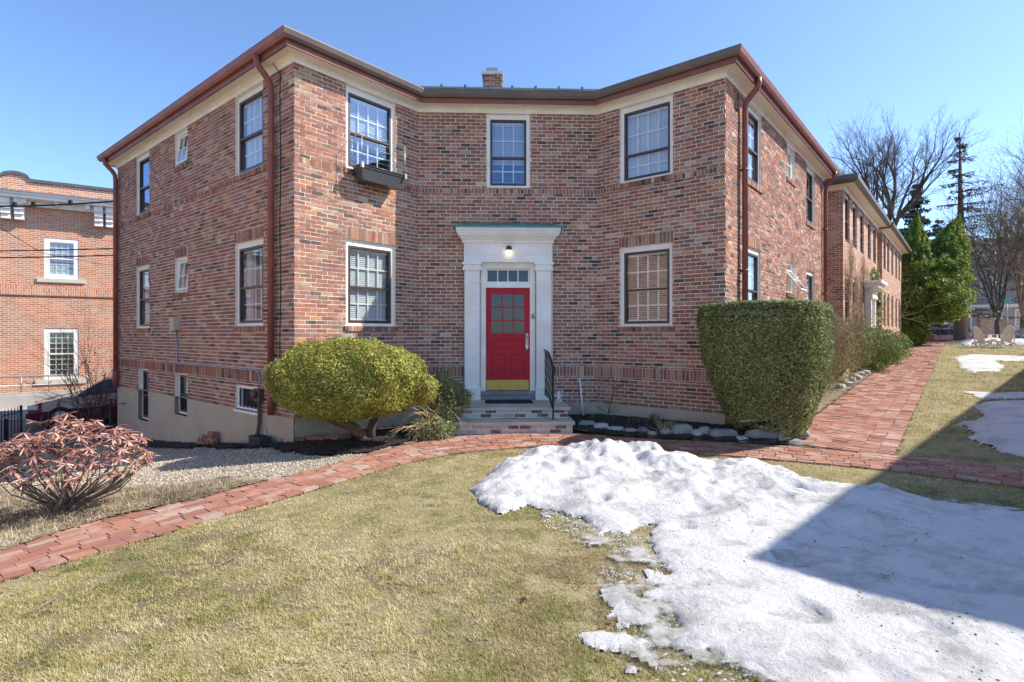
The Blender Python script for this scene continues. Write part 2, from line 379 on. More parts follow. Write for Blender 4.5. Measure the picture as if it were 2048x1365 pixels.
def window(par, W, t0, t1, z0, z1, cas=.075, top=.11, bot=.055, split=.47, cols=4, rows=2, inner='curtain', sash=None, rec=.045, storm=True, base=(0, 0, 0), glass=None, white=None, light=False):
    """casing > sash, muntins, glass, curtain or blind, room"""
    sash = sash or M_sash; white = white or M_white; glass = glass or M_glass
    c = MB(); frame(c, W, t0, t1, z0, z1, cas, cas, bot, top, -rec-.09, -rec)
    win = c.build('window', white, par, base)
    a0, a1, b0, b1 = t0+cas, t1-cas, z0+bot, z1-top; s = MB(); fw = .042
    frame(s, W, a0, a1, b0, b1, fw, fw, fw*1.2, fw, -rec-.06, -rec+.006)
    zm = b0+(b1-b0)*split; W.box(s, a0+fw, a1-fw, zm-.02, zm+.02, -rec-.055, -rec+.002)
    s.build('sash', sash, win)
    if light: return win
    a0 += fw; a1 -= fw; b0 += fw*1.2; b1 -= fw; g = MB()
    for (q0, q1, dn) in ((b0, zm-.02, -.045), (zm+.02, b1, -.03)):
        g.face([W.p(a0, q0, -rec+dn), W.p(a1, q0, -rec+dn), W.p(a1, q1, -rec+dn), W.p(a0, q1, -rec+dn)], .5)
    g.build('glass', glass, win)
    if cols:
        m = MB(); h = .013
        for (q0, q1, dn) in ((b0, zm, -.075), (zm, b1, -.065)):
            W.box(m, a0, a1, q1-.035, q1, -rec+dn-.02, -rec+dn); W.box(m, a0, a1, q0, q0+.03, -rec+dn-.02, -rec+dn)
            for i in range(1, cols):
                x = a0+(a1-a0)*i/cols; W.box(m, x-h, x+h, q0+.03, q1-.035, -rec+dn-.02, -rec+dn)
            for j in range(1, rows):
                z = q0+(q1-q0)*j/rows; W.box(m, a0, a1, z-h, z+h, -rec+dn-.019, -rec+dn+.001)
        m.build('muntins', white, win)
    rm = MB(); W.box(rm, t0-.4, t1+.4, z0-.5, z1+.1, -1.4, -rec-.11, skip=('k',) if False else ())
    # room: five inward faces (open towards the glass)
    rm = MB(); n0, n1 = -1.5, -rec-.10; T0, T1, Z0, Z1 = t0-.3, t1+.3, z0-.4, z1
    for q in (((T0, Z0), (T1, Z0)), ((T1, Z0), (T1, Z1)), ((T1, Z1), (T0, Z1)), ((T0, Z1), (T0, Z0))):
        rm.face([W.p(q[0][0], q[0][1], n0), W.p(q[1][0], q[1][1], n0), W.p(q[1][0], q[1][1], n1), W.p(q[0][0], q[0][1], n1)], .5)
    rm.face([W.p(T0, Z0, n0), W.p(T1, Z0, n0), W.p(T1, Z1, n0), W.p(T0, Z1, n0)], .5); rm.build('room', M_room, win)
    if inner in ('blind', 'halfblind', 'openblind'):
        bl = MB(); zz = b0+.01 if inner != 'halfblind' else zm-.1; n = int((b1-zz)/.036); tilt = .0185 if inner != 'openblind' else .006
        for i in range(n):
            z = zz+i*.036; nn = -rec-.105
            bl.face([W.p(a0+.005, z-tilt, nn+.012), W.p(a1-.005, z-tilt, nn+.012), W.p(a1-.005, z+tilt, nn-.012), W.p(a0+.005, z+tilt, nn-.012)], .5)
        W.box(bl, a0, a1, b1-.04, b1, -rec-.125, -rec-.092); bl.build('blind', M_blind, win)
    elif inner in ('curtain', 'halfcurtain', 'sides'):
        cu = MB(); segs = [(a0-.03, a1+.03)] if inner == 'curtain' else ([(a0-.03, a0+(a1-a0)*.3), (a1-(a1-a0)*.3, a1+.03)] if inner == 'sides' else [(a0+(a1-a0)*.35, a1+.03)])
        for (x0, x1) in segs:
            n = int((x1-x0)/.012)+2; pr = None
            for i in range(n+1):
                x = x0+(x1-x0)*i/n; o = -rec-.14+.022*math.sin(i*1.05+t0)+.008*math.sin(i*.37)
                if pr: cu.face([W.p(pr[0], b0-.06, pr[1]), W.p(x, b0-.06, o), W.p(x, b1+.02, o), W.p(pr[0], b1+.02, pr[1])], .5)
                pr = (x, o)
        cu.build('curtain', M_curtain, win, smooth=True)
    return win
def offs(poly, o):
    """outward mitred offset of an open polyline seen with the building on its far side"""
    n = len(poly); out = []
    nr = []
    for i in range(n-1):
        d = poly[i+1]-poly[i]; d = d/np.linalg.norm(d); nr.append(np.array([d[1], -d[0]]))
    for i in range(n):
        a = nr[max(i-1, 0)]; b = nr[min(i, n-2)]; m = a+b; m = m/np.linalg.norm(m)
        out.append(poly[i]+m*(o/max(.3, np.dot(m, a))))
    return out
EAVE = [E2, E, A, B, Cc, D, Fc, F2]
def sweep(mb, line, prof, i0=0, i1=None, closed=True):
    i1 = len(line)-1 if i1 is None else i1; rings = [[v3(q, z) for q in offs(line, o)] for (o, z) in prof]; k = len(prof)
    for i in range(i0, i1):
        for j in range(k if closed else k-1):
            a, b = rings[j], rings[(j+1) % k]; mb.face([a[i], a[i+1], b[i+1], b[i]], .5)
    if closed:
        mb.face([r[i0] for r in rings], .5); mb.face([r[i1] for r in rings][::-1], .5)
ins = (2., 20.)
W_AE = Wall(A, E, ins); W_AB = Wall(A, B, ins); W_BC = Wall(B, Cc, ins); W_CD = Wall(Cc, D, ins); W_DF = Wall(D, Fc, ins)
W_E2 = Wall(E, E2, ins); W_F2 = Wall(Fc, F2, ins)
ZF, ZB0, ZB1, ZT = -1.415, -.87, -.665, 4.56        # foundation top, soldier band, brick top
house = empty('apartment_house', v3((-.08, 11.4), -1.7), 'two storey red brick apartment house with crimson front door set in an angled recess', 'building')
hb = tuple(house.location)
UPZ = (3.03, 4.56); LOZ = (.155, 1.745)
def ops_for(kind):
    return {'AB': [(1.0, 2.12)+UPZ, (1.0, 2.12)+LOZ], 'CD': [(.53, 1.645)+UPZ, (.53, 1.635)+LOZ],
     'AE': [(1.07, 2.18)+UPZ, (1.07, 2.18)+LOZ, (4.5, 5.22, 3.78, 4.56), (4.5, 5.22, .93, 1.73), (6.88, 7.82)+UPZ, (6.88, 7.82)+LOZ, (6.94, 7.68, -2.17, -.875), (4.5, 5.24, -1.81, -.875), (1.15, 2.16, -1.43, -.965)],
     'DF': [(1.12, 2.22)+UPZ, (1.12, 2.2)+LOZ, (4.33, 5.1, 3.76, 4.56), (4.33, 5.1, 1.0, 1.77), (6.4, 7.42)+UPZ, (6.4, 7.4)+LOZ],
     'BC': [(1.41, 2.31)+UPZ, (1.30, 2.40, -1.36, 1.45)], 'E2': [], 'F2': []}[kind]
bands = {}
mbB = MB(); mbM = MB(); mbF = MB()
for kd, W, ph in (('AB', W_AB, 0), ('BC', W_BC, .05), ('CD', W_CD, .1), ('AE', W_AE, .03), ('DF', W_DF, .07), ('E2', W_E2, 0), ('F2', W_F2, 0)):
    ops = ops_for(kd); sold = [(0, W.L, ZB0, ZB1)]
    for o in ops:
        if o[3] < 2 and o[3] > 0 and kd != 'BC': sold.append((o[0]-.03, o[1]+.03, o[3], o[3]+.215))
        if kd != 'BC' and o[2] < 1.2 and o[2] > -.5: sold.append((o[0]-.03, o[1]+.03, o[2]-.105, o[2]))
    if kd in ('AB', 'BC', 'CD', 'AE', 'DF'): sold.append((0, W.L, 2.905, 3.005))
    low = ZF; ex = list(ops)
    if kd == 'BC': ex.append((.95, 2.78, -1.5, 2.12)); sold[0] = (0, .95, ZB0, ZB1); sold.append((2.78, W.L, ZB0, ZB1))
    if kd in ('E2', 'F2'):
        wall_sheet(mbM, W, ZF, ZT, [], off=0.); lay_bricks(mbB, W, ZF, ZT, [], sold[:1], ph, 0, min(W.L, 1.5)); wall_sheet(mbF, W, -4, ZF, [], off=.012); continue
    lay_bricks(mbB, W, low, ZT, ex, sold, ph)
    wall_sheet(mbM, W, ZF, ZT, [o for o in ops if o[2] > ZF-.02 or o[3] > ZF], off=0.)
    fo = [(o[0], o[1], o[2], min(o[3], ZF)) for o in ops if o[2] < ZF-.01]
    wall_sheet(mbF, W, -4, ZF, fo, off=.012, reveal=.2)
walls = mbM.build('mortar_wall', M_mortar, house, hb)
mbB.build('brickwork', M_brick, house, hb)
mbF.build('foundation', M_conc, house, hb)
# projecting brick sills under the second floor windows and first floor ones
sl_ = MB(); quads = []
for W, lst in ((W_AB, [(1.0, 2.12, 3.03), (1.0, 2.12, .155)]), (W_CD, [(.53, 1.645, 3.03), (.53, 1.635, .155)]), (W_AE, [(1.07, 2.18, 3.03), (1.07, 2.18, .155), (4.5, 5.22, 3.78), (4.5, 5.22, .93), (6.88, 7.82, 3.03), (6.88, 7.82, .155)]),
               (W_DF, [(1.12, 2.22, 3.03), (1.12, 2.2, .155), (4.33, 5.1, 3.76), (4.33, 5.1, 1.0), (6.4, 7.42, 3.03), (6.4, 7.4, .155)])):
    for (a, b, z) in lst:
        n = round((b-a+.1)/.068)
        for i in range(n):
            x = a-.05+(b-a+.1)*i/n; W.box(sl_, x+.004, x+(b-a+.1)/n-.004, z-.1+random.uniform(-.003, .003), z-.003, -.04, .035+random.uniform(-.004, .004), random.random())
sl_.build('brick_sill', M_brick, house, hb)
# windows
KW = dict(base=hb)
window(house, W_AB, 1.0, 2.12, *UPZ, top=.12, inner='halfblind', glass=M_glass2, **KW); window(house, W_AB, 1.0, 2.12, *LOZ, inner='blind', **KW)
window(house, W_CD, .53, 1.645, *UPZ, top=.12, inner='curtain', split=.36, **KW); window(house, W_CD, .53, 1.635, *LOZ, inner='openblind', **KW)
window(house, W_BC, 1.41, 2.31, *UPZ, cols=3, inner='halfblind', split=.42, glass=M_glass2, **KW)
window(house, W_AE, 1.07, 2.18, *UPZ, inner='curtain', glass=M_glass, **KW); window(house, W_AE, 1.07, 2.18, *LOZ, inner='sides', glass=M_glass2, **KW)
window(house, W_AE, 6.88, 7.82, *UPZ, inner='none', cols=0, glass=M_glass2, **KW); window(house, W_AE, 6.88, 7.82, *LOZ, inner='sides', cols=2, glass=M_glass2, **KW)
window(house, W_AE, 6.94, 7.68, -2.17, -.875, cols=0, inner='none', rec=.09, glass=M_glass2, top=.05, cas=.06, **KW); window(house, W_AE, 4.5, 5.24, -1.81, -.875, cols=0, inner='halfblind', rec=.09, top=.05, cas=.06, **KW)
window(house, W_DF, 1.12, 2.22, *UPZ, inner='curtain', **KW); window(house, W_DF, 1.12, 2.2, *LOZ, inner='curtain', **KW)
window(house, W_DF, 6.4, 7.42, *UPZ, inner='none', cols=0, **KW); window(house, W_DF, 6.4, 7.4, *LOZ, inner='halfcurtain', **KW)
def small_window(W, t0, t1, z0, z1, tilt):
    c = MB(); frame(c, W, t0, t1, z0, z1, .07, .07, .05, .07, -.17, -.05); win = c.build('window', M_white, house, hb)
    s = MB(); a0, a1, b0, b1 = t0+.08, t1-.08, z0+.06, z1-.08; h = b1-b0; ti = math.sin(tilt)*h; q = math.cos(tilt)*h; n0 = -.09
    def bar(x0, x1, f0, f1):   # bars of a sash hinged at its bottom or top
        o = W.p(x0, b0+f0*q, n0+ti*(1-f0)); s.obox(o, W.p(x1, b0+f0*q, n0+ti*(1-f0))-o, W.p(x0, b0+f1*q, n0+ti*(1-f1))-o, v3(W.n, 0)*.03)
    bar(a0, a0+.045, 0, 1); bar(a1-.045, a1, 0, 1); bar(a0+.045, a1-.045, 0, .07); bar(a0+.045, a1-.045, .93, 1); bar((a0+a1)/2-.01, (a0+a1)/2+.01, .07, .93); bar(a0+.045, (a0+a1)/2-.01, .49, .51); bar((a0+a1)/2+.01, a1-.045, .49, .51)
    s.build('sash', M_white, win)
    g = MB(); g.face([W.p(a0+.04, b0+.03, n0+ti+.015), W.p(a1-.04, b0+.03, n0+ti+.015), W.p(a1-.04, b0+q-.03, n0+.015), W.p(a0+.04, b0+q-.03, n0+.015)], .5); g.build('glass', M_glass, win)
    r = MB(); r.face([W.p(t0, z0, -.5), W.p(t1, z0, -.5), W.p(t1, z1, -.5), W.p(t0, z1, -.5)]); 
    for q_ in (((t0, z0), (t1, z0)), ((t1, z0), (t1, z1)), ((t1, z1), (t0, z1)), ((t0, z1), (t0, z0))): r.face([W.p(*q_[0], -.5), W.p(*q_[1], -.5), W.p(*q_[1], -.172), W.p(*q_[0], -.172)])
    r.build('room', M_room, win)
small_window(W_AE, 4.5, 5.22, 3.78, 4.56, .12); small_window(W_AE, 4.5, 5.22, .93, 1.73, .08)
small_window(W_DF, 4.33, 5.1, 3.76, 4.56, .0); small_window(W_DF, 4.33, 5.1, 1.0, 1.77, .62)
# barred basement window
c = MB(); frame(c, W_AE, 1.15, 2.16, -1.43, -.965, .07, .07, .05, .06, -.16, -.03); W_AE.box(c, 1.12, 2.19, -1.475, -1.43, -.1, .04)
bw = c.build('window', M_white, house, hb); c = MB()
for i in range(6): x = 1.27+i*.155; c.tube([W_AE.p(x, -1.38, -.03), W_AE.p(x, -1.025, -.03)], .011)
c.build('window_bars', M_black, bw); c = MB(); c.face([W_AE.p(1.22, -1.38, -.12), W_AE.p(2.09, -1.38, -.12), W_AE.p(2.09, -1.025, -.12), W_AE.p(1.22, -1.025, -.12)]); c.build('glass', simple('dark_pane', (.02, .02, .022), .15), bw)
# frieze, soffit, fascia
m = MB(); sweep(m, EAVE, [(-.03, ZT-.004), (.035, ZT-.004), (.035, 4.64), (.075, 4.665), (.075, 4.70), (-.03, 4.70)]); m.build('frieze', M_white, house, hb)
m = MB(); sweep(m, EAVE, [(.075, 4.672), (.25, 4.672), (.25, 4.71), (.075, 4.71)]); m.build('soffit', M_cream, house, hb)
m = MB(); sweep(m, EAVE, [(.25, 4.655), (.28, 4.655), (.28, 4.86), (.25, 4.86)]); m.build('fascia', M_redbrown, house, hb)
gp = [(.283, 4.745), (.34, 4.745), (.372, 4.79), (.395, 4.865), (.395, 4.885), (.38, 4.885), (.375, 4.868), (.355, 4.80), (.335, 4.762), (.283, 4.762)]
for (a, b, mt) in ((0, 2, M_redbrown), (2, 5, M_darkbrown), (5, 7, M_redbrown)):
    m = MB(); sweep(m, EAVE, gp, a, b); m.build('gutter', mt, house, hb)
# roof: slate slopes up to a flat top, real slate courses at the eave
m = MB(); r0 = offs(EAVE, .345); r1 = offs(EAVE, -2.6)
for i in range(len(EAVE)-1):
    a, b, c_, d = v3(r0[i], 4.885), v3(r0[i+1], 4.885), v3(r1[i+1], 6.27), v3(r1[i], 6.27); m.face([a, b, c_, d], .5)
    dz = np.array([0, 0, .03]); m.face([a, a-dz, b-dz, b], .5)
    L = np.linalg.norm(b-a); n = max(1, int(L/.24))
    for row in range(3):
        for k in range(n):
            s0 = (k+.02+(.5 if row % 2 else 0))/n; s1 = min(1, s0+.96/n); f0 = row*.055; f1 = f0+.1
            if s0 >= 1: continue
            lo0 = a+(b-a)*s0; lo1 = a+(b-a)*s1; up0 = d+(c_-d)*s0; up1 = d+(c_-d)*s1; lf = np.array([0, 0, .014+.012*random.random()])
            P0, P1, P2, P3_ = lo0+(up0-lo0)*f0+lf, lo1+(up1-lo1)*f0+lf, lo1+(up1-lo1)*f1+lf*.3, lo0+(up0-lo0)*f1+lf*.3
            m.face([P0, P1, P2, P3_]); m.face([P0-lf, P1-lf, P1, P0])
m.face([v3(q, 6.27) for q in r1]); m.build('roof', M_slate, house, hb)
for i in range(7):
    sg = MB(); q = W_BC.o+W_BC.d*(.5+i*.48); sg.box((q[0], q[1]-.12, 5.02), (.05, .02, .14)); sg.build('snow_guard', M_copper, house, hb)
ch = MB(); cx, cy = -.56, 16.0
WC = [Wall((cx-.27, cy-.27), (cx+.27, cy-.27), (cx, cy)), Wall((cx-.27, cy+.27), (cx-.27, cy-.27), (cx, cy)), Wall((cx+.27, cy-.27), (cx+.27, cy+.27), (cx, cy)), Wall((cx+.27, cy+.27), (cx-.27, cy+.27), (cx, cy))]
for W in WC: lay_bricks(ch, W, 5.9, 7.42, [], [])
cm = ch.build('chimney', M_brick, house, hb); ch = MB(); ch.box((cx, cy, 6.7), (.535, .535, 1.52)); ch.box((cx, cy, 7.46), (.6, .6, .08)); ch.build('chimney_core', M_mortar, cm)
ch = MB(); ch.box((cx-.02, cy, 7.58), (.33, .33, .16)); ch.build('flue_cap', M_grey, cm)
# downspouts
def downspout(W, t, zb, off=.09, rad=.055):
    m = MB(); m.tube([W.p(t, 4.76, .33), W.p(t, 4.66, .335), W.p(t, 4.56, .29), W.p(t, 4.44, .17), W.p(t, 4.34, .105), W.p(t, 4.2, off), W.p(t, zb, off)], rad, 12)
    for z in (3.1, 1.2, -.5): m.tube([W.p(t, z-.02, off), W.p(t, z+.02, off)], rad+.006, 12); W.box(m, t-.03, t+.03, z-.02, z+.02, .0, off)
    m.tube([W.p(t, zb+.02, off), W.p(t, zb-.18, off), W.p(t, zb-.45, off)], [rad+.012, rad+.012, rad+.005], 12)
    m.build('downspout', M_redbrown, house, hb)
downspout(W_AE, .62, -.95); downspout(W_AE, 9.22, -1.0); downspout(W_DF, .83, -1.3); downspout(W_DF, 8.5, -1.2)
m = MB(); pts = [W_AE.p(.44+.012*math.sin(i*.9), 4.5-i*.3, .015) for i in range(18)]; m.tube([W_AE.p(.5, 4.66, .12)]+pts, .008, 5); m.build('cable', M_black, house, hb)
m = MB(); pts = [W_DF.p(.66+.01*math.sin(i*.9), 4.5-i*.3, .015) for i in range(19)]; m.tube(pts, .008, 5); m.build('cable', M_black, house, hb)
# conduit, junction box, meter
m = MB(); m.tube([W_AE.p(5.05, .1, .03), W_AE.p(5.05, -.55, .03), W_AE.p(5.02, -.63, .03), W_AE.p(4.94, -.66, .03), W_AE.p(1.32, -.655, .03), W_AE.p(1.18, -.69, .03), W_AE.p(1.13, -.8, .04), W_AE.p(1.13, -.98, .05)], .014, 8)
m.build('conduit', M_grey, house, hb)
m = MB(); W_AE.box(m, 4.88, 5.12, .1, .38, .008, .15); m.tube([W_AE.p(5.0, .38, .08), W_AE.p(5.0, .385, .08)], .03); m.build('junction_box', simple('beige_enamel', (.50, .46, .34), .5), house, hb)
m = MB(); W_AE.box(m, 1.03, 1.24, -1.2, -.98, .008, .1); m.tube([W_AE.p(1.16, -1.08, .1), W_AE.p(1.16, -1.08, .16)], .07, 14); m.tube([W_AE.p(1.1, -1.2, .06), W_AE.p(1.1, -1.6, .06), W_AE.p(1.12, -1.78, .08), W_AE.p(1.2, -1.92, .13), W_AE.p(1.36, -2.03, .18), W_AE.p(1.5, -2.1, .22)], .032, 10)
m.build('meter_pipe', simple('rusty_iron', (.12, .085, .065), .7, .3), house, hb)
# crack in the stucco: a narrow raised seam of dark filler
m = MB(); pts = [(.93, -1.5), (.98, -1.6), (.94, -1.68), (.90, -1.75), (.97, -1.84), (.95, -1.93)]
for a, b in zip(pts, pts[1:]): m.tube([W_AE.p(a[0], a[1], .011), W_AE.p(b[0], b[1], .011)], .006, 4)
m.build('crack_filler', simple('dark_filler', (.09, .075, .06), .9), house, hb)
# ---------------------------------------------------------------- front entrance
Wd = W_BC; dc = 1.85
ent = MB()
for s in (-1, 1):
    a, b = sorted((dc+s*.56, dc+s*.90)); Wd.box(ent, a+.02, b-.02, -1.10, 1.30, .0, .17); Wd.box(ent, a, b, -1.345, -1.10, .0, .20); Wd.box(ent, a-.01, b+.01, -1.12, -1.08, .002, .215)
    Wd.box(ent, a-.02, b+.02, 1.30, 1.36, .002, .215); Wd.box(ent, a, b, 1.36, 1.42, .002, .19); Wd.box(ent, a-.03, b+.03, 1.42, 1.47, .001, .225); Wd.box(ent, a+.0, b-.0, 1.05, 1.08, .003, .182)
    a2, b2 = sorted((dc+s*.455, dc+s*.56)); Wd.box(ent, a2, b2, -1.345, 1.47, -.06, .05); Wd.box(ent, a2+.03, b2-.03, -1.3, 1.4, .05, .065)
Wd.box(ent, dc-.455, dc+.455, 1.36, 1.47, -.06, .05); Wd.box(ent, dc-.455, dc+.455, .96, 1.05, -.06, .045)
Wd.box(ent, dc-.90, dc+.90, 1.47, 1.86, .0, .16); Wd.box(ent, dc-.90, dc+.90, 1.63, 1.655, .16, .17); Wd.box(ent, dc-.93, dc+.93, 1.86, 1.92, .002, .2)
for i, (o, z) in enumerate(((.24, 1.92), (.28, 1.955), (.33, 1.99), (.36, 2.03), (.385, 2.08))):
    Wd.box(ent, dc-.9-(o-.16)*.68, dc+.9+(o-.16)*.68, z, z+(.035, .035, .04, .05, .06)[i], .001*i, o)
es = ent.build('door_surround', M_white, house, hb)
rf = MB(); z0, z1 = 2.14, 2.2; a, b = dc-1.10, dc+1.10; P = [Wd.p(a, z0, .42), Wd.p(b, z0, .42), Wd.p(b, z0+.03, .42), Wd.p(a, z0+.03, .42), Wd.p(a+.3, z1+.1, .02), Wd.p(b-.3, z1+.1, .02), Wd.p(a, z0, .0), Wd.p(b, z0, .0)]
for q in ((0, 1, 2, 3), (3, 2, 5, 4), (0, 3, 4, 6), (1, 7, 5, 2), (0, 6, 7, 1)): rf.face([P[i] for i in q])
rf.build('door_roof', M_copper, house, hb)
# transom
tr = MB(); frame(tr, Wd, dc-.455, dc+.455, 1.05, 1.36, .035, .035, .04, .035, -.06, -.01)
for i in range(1, 4): x = dc-.42+.84*i/4; Wd.box(tr, x-.01, x+.01, 1.09, 1.325, -.055, -.015)
tr = tr.build('transom', M_white, house, hb); g = MB(); g.face([Wd.p(dc-.43, 1.08, -.035), Wd.p(dc+.43, 1.08, -.035), Wd.p(dc+.43, 1.33, -.035), Wd.p(dc-.43, 1.33, -.035)]); g.build('glass', M_glass3, tr)
M_red = simple('crimson_door_paint', (.50, .008, .026), .45, .15, 2, .15, spec=.3)
dr = MB(); z0, z1, x0, x1 = -1.16, .955, dc-.452, dc+.452; n0, n1 = -.06, -.015
gx0, gx1, gz0, gz1 = x0+.11, x1-.11, .02, .83
frame(dr, Wd, x0, x1, z0, z1, .11, .11, .32, z1-gz1, n0, n1)
Wd.box(dr, gx0, gx1, gz0-.13, gz0, n0, n1); Wd.box(dr, gx0, gx1, -.40, -.30, n0, n1); Wd.box(dr, dc-.055, dc+.055, z0+.32, -.40, n0, n1)
for (a, b, c_, d) in ((gx0, gx1, -.30, gz0-.13), (gx0, dc-.055, z0+.32, -.40), (dc+.055, gx1, z0+.32, -.40)):
    Wd.box(dr, a, b, c_, d, n0+.01, n0+.02); Wd.box(dr, a+.035, b-.035, c_+.035, d-.035, n0+.02, n1-.008)
for i in (1, 2): x = gx0+(gx1-gx0)*i/3; Wd.box(dr, x-.012, x+.012, gz0, gz1, n0+.005, n1-.005)
for i in (1, 2): z = gz0+(gz1-gz0)*i/3; Wd.box(dr, gx0, gx1, z-.0115, z+.0115, n0+.006, n1-.006)
dr = dr.build('door', M_red, house, hb)
g = MB(); g.face([Wd.p(gx0, gz0, n0+.02), Wd.p(gx1, gz0, n0+.02), Wd.p(gx1, gz1, n0+.02), Wd.p(gx0, gz1, n0+.02)]); g.build('glass', M_glass3, dr)
k = MB(); Wd.box(k, x0+.01, x1-.015, z0+.01, z0+.215, n1, n1+.004); k.build('kick_plate', None or simple('polished_brass', (.98, .68, .14), .36, .12, 7, 1., .35, .03), dr)
k = MB()
for (zz, h, wd) in ((-.13, .30, .05), (-.145, .33, .03), (-.06, .05, .064), (-.25, .05, .064)): Wd.box(k, x1-.055-wd/2, x1-.055+wd/2, zz-h/2, zz+h/2, n1, n1+.006+.002*(wd > .06))
k.tube([Wd.p(x1-.055, -.06, n1), Wd.p(x1-.055, -.06, n1+.05)], .012, 10); k.tube([Wd.p(x1-.055, -.06, n1+.05), Wd.p(x1-.055, -.06, n1+.075)], [.028, .02], 12)
k.build('handle', simple('pewter', (.5, .49, .46), .3, .2, 20, .4, .9), dr)
hall = MB(); T0, T1 = dc-.9, dc+.9
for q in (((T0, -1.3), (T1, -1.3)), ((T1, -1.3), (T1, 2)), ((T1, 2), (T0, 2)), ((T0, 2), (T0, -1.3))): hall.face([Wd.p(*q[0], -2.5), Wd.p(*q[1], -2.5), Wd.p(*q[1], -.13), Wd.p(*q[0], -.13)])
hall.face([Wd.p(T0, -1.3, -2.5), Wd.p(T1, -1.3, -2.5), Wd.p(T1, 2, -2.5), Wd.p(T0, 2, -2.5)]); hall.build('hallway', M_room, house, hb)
k = MB(); Wd.box(k, dc-.56, dc+.56, -1.23, -1.165, -.06, .14); Wd.box(k, dc-.54, dc+.54, -1.34, -1.23, -.06, .10); k.build('door_sill', M_stone, house, hb)
# lamp above the door
k = MB(); c0 = Wd.p(dc+.015, 1.72, .16); k.lathe(Wd.p(dc+.015, 1.70, .23), [(.03, -.0), (.055, .01), (.058, .05), (.045, .085), (.01, .1)], 16); Wd.box(k, dc-.01, dc+.04, 1.73, 1.77, .16, .2)
lf = k.build('porch_lamp', simple('bronze_lamp', (.05, .04, .035), .4), house, hb)
gm = bpy.data.materials.new('lamp_glow'); t = nt(gm); e_ = N(t, 'ShaderNodeEmission'); e_.inputs[0].default_value = (1, .85, .6, 1); e_.inputs[1].default_value = 1.6; o_ = N(t, 'ShaderNodeOutputMaterial'); t.links.new(e_.outputs[0], o_.inputs[0])
k = MB(); k.lathe(Wd.p(dc+.015, 1.61, .23), [(.02, 0), (.042, .012), (.048, .05), (.048, .09)], 16); k.build('lamp_shade', gm, lf)
# house number
def text_obj(name, body, size, loc, rot, mat, parent, depth=.004):
    cu = bpy.data.curves.new(name, 'FONT'); cu.body = body; cu.size = size; cu.extrude = depth; cu.align_x = 'CENTER'; cu.align_y = 'CENTER'
    tmp = bpy.data.objects.new(name, cu); COL.objects.link(tmp); dg = bpy.context.evaluated_depsgraph_get(); me = bpy.data.meshes.new_from_object(tmp.evaluated_get(dg))
    bpy.data.objects.remove(tmp); o = bpy.data.objects.new(name, me); COL.objects.link(o); me.materials.append(mat); o.location = np.array(loc)-np.array(parent.location); o.rotation_euler = rot; o.parent = parent; return o
ang = math.atan2(Wd.d[1], Wd.d[0])
text_obj('house_number', '6', .17, Wd.p(dc+.515, .37, .07), (R(90), 0, ang), simple('dark_bronze', (.06, .05, .04), .4), house)
# ---------------------------------------------------------------- steps, rail, mat
Mstep = rnd_mat('painted_step_brick', [(0, (.50, .46, .42)), (.22, (.16, .07, .055)), (.42, (.42, .36, .33)), (.65, (.56, .53, .49)), (.82, (.22, .12, .10))], .9, 'CONSTANT', (.6, .57, .53), .9, 40, .4, .004)
st = empty('front_steps', v3(Wd.p(dc, 0, .7)[:2], -1.75), 'two grey stone slab steps on whitewashed brick below the crimson door', 'steps'); sb_ = tuple(st.location)
k = MB(); Wd.box(k, dc-1.115, dc+1.105, -1.385, -1.335, .0, 1.36); Wd.box(k, dc-1.13, dc+1.12, -1.585, -1.535, 1.10, 1.80); k.build('stone_slab', simple('step_stone', (.48, .44, .37), .85, .18, 3, .5, bdist=.006), st, sb_)
k = MB()
for (a, b, z0, z1, nf) in ((dc-1.07, dc+1.06, -1.585, -1.387, 1.32), (dc-1.09, dc+1.08, -1.90, -1.587, 1.76)):
    Wf = Wall(Wd.p(a, 0, nf)[:2], Wd.p(b, 0, nf)[:2], Wd.p(dc, 0, 0)[:2]); lay_bricks(k, Wf, z0 if z0 > -1.8 else -1.80, z1, [], []); 
    for s, aa in ((0, a), (1, b)):
        Ws = Wall(Wd.p(aa, 0, nf)[:2], Wd.p(aa, 0, 0)[:2], Wd.p(dc, 0, .5)[:2]); lay_bricks(k, Ws, z0 if z0 > -1.8 else -1.8, z1, [], [])
k.build('brick_risers', Mstep, st, sb_); k = MB(); Wd.box(k, dc-1.068, dc+1.058, -1.586, -1.386, .0, 1.318); Wd.box(k, dc-1.088, dc+1.078, -1.95, -1.586, .0, 1.758); k.build('step_core', M_mortar, st, sb_)
k = MB(); Wd.box(k, dc-.46, dc+.46, -1.334, -1.315, .28, .78, r=.5); o = k.build('doormat', simple('black_coir_mat', (.018, .018, .02), .95, .4, 60, 1, bdist=.01), None, v3(Wd.p(dc, 0, .5)[:2], -1.33)); tag(o, 'black rectangular doormat lying on the stone landing before the door', 'doormat')
rl = empty('stair_railing', v3(Wd.p(dc+.72, 0, 1.)[:2], -1.53), 'black iron handrail with thin twisted balusters on the right of the steps', 'railing'); rb = tuple(rl.location)
xr = dc+.74; k = MB(); k.tube([Wd.p(xr, -1.335, .12), Wd.p(xr, -.33, .12)], .016, 6); k.build('post', M_black, rl, rb); k = MB(); k.tube([Wd.p(xr+.03, -1.535, 1.5), Wd.p(xr+.03, -.62, 1.5)], .016, 6); k.build('post', M_black, rl, rb)
k = MB(); k.tube([Wd.p(xr, -.32, .08), Wd.p(xr, -.34, .95), Wd.p(xr+.02, -.48, 1.3), Wd.p(xr+.03, -.62, 1.56), Wd.p(xr+.03, -.70, 1.57)], .019, 6); k.tube([Wd.p(xr, -1.22, .12), Wd.p(xr+.02, -1.22, .95), Wd.p(xr+.03, -1.36, 1.5)], .011, 6); k.build('rail', M_black, rl, rb)
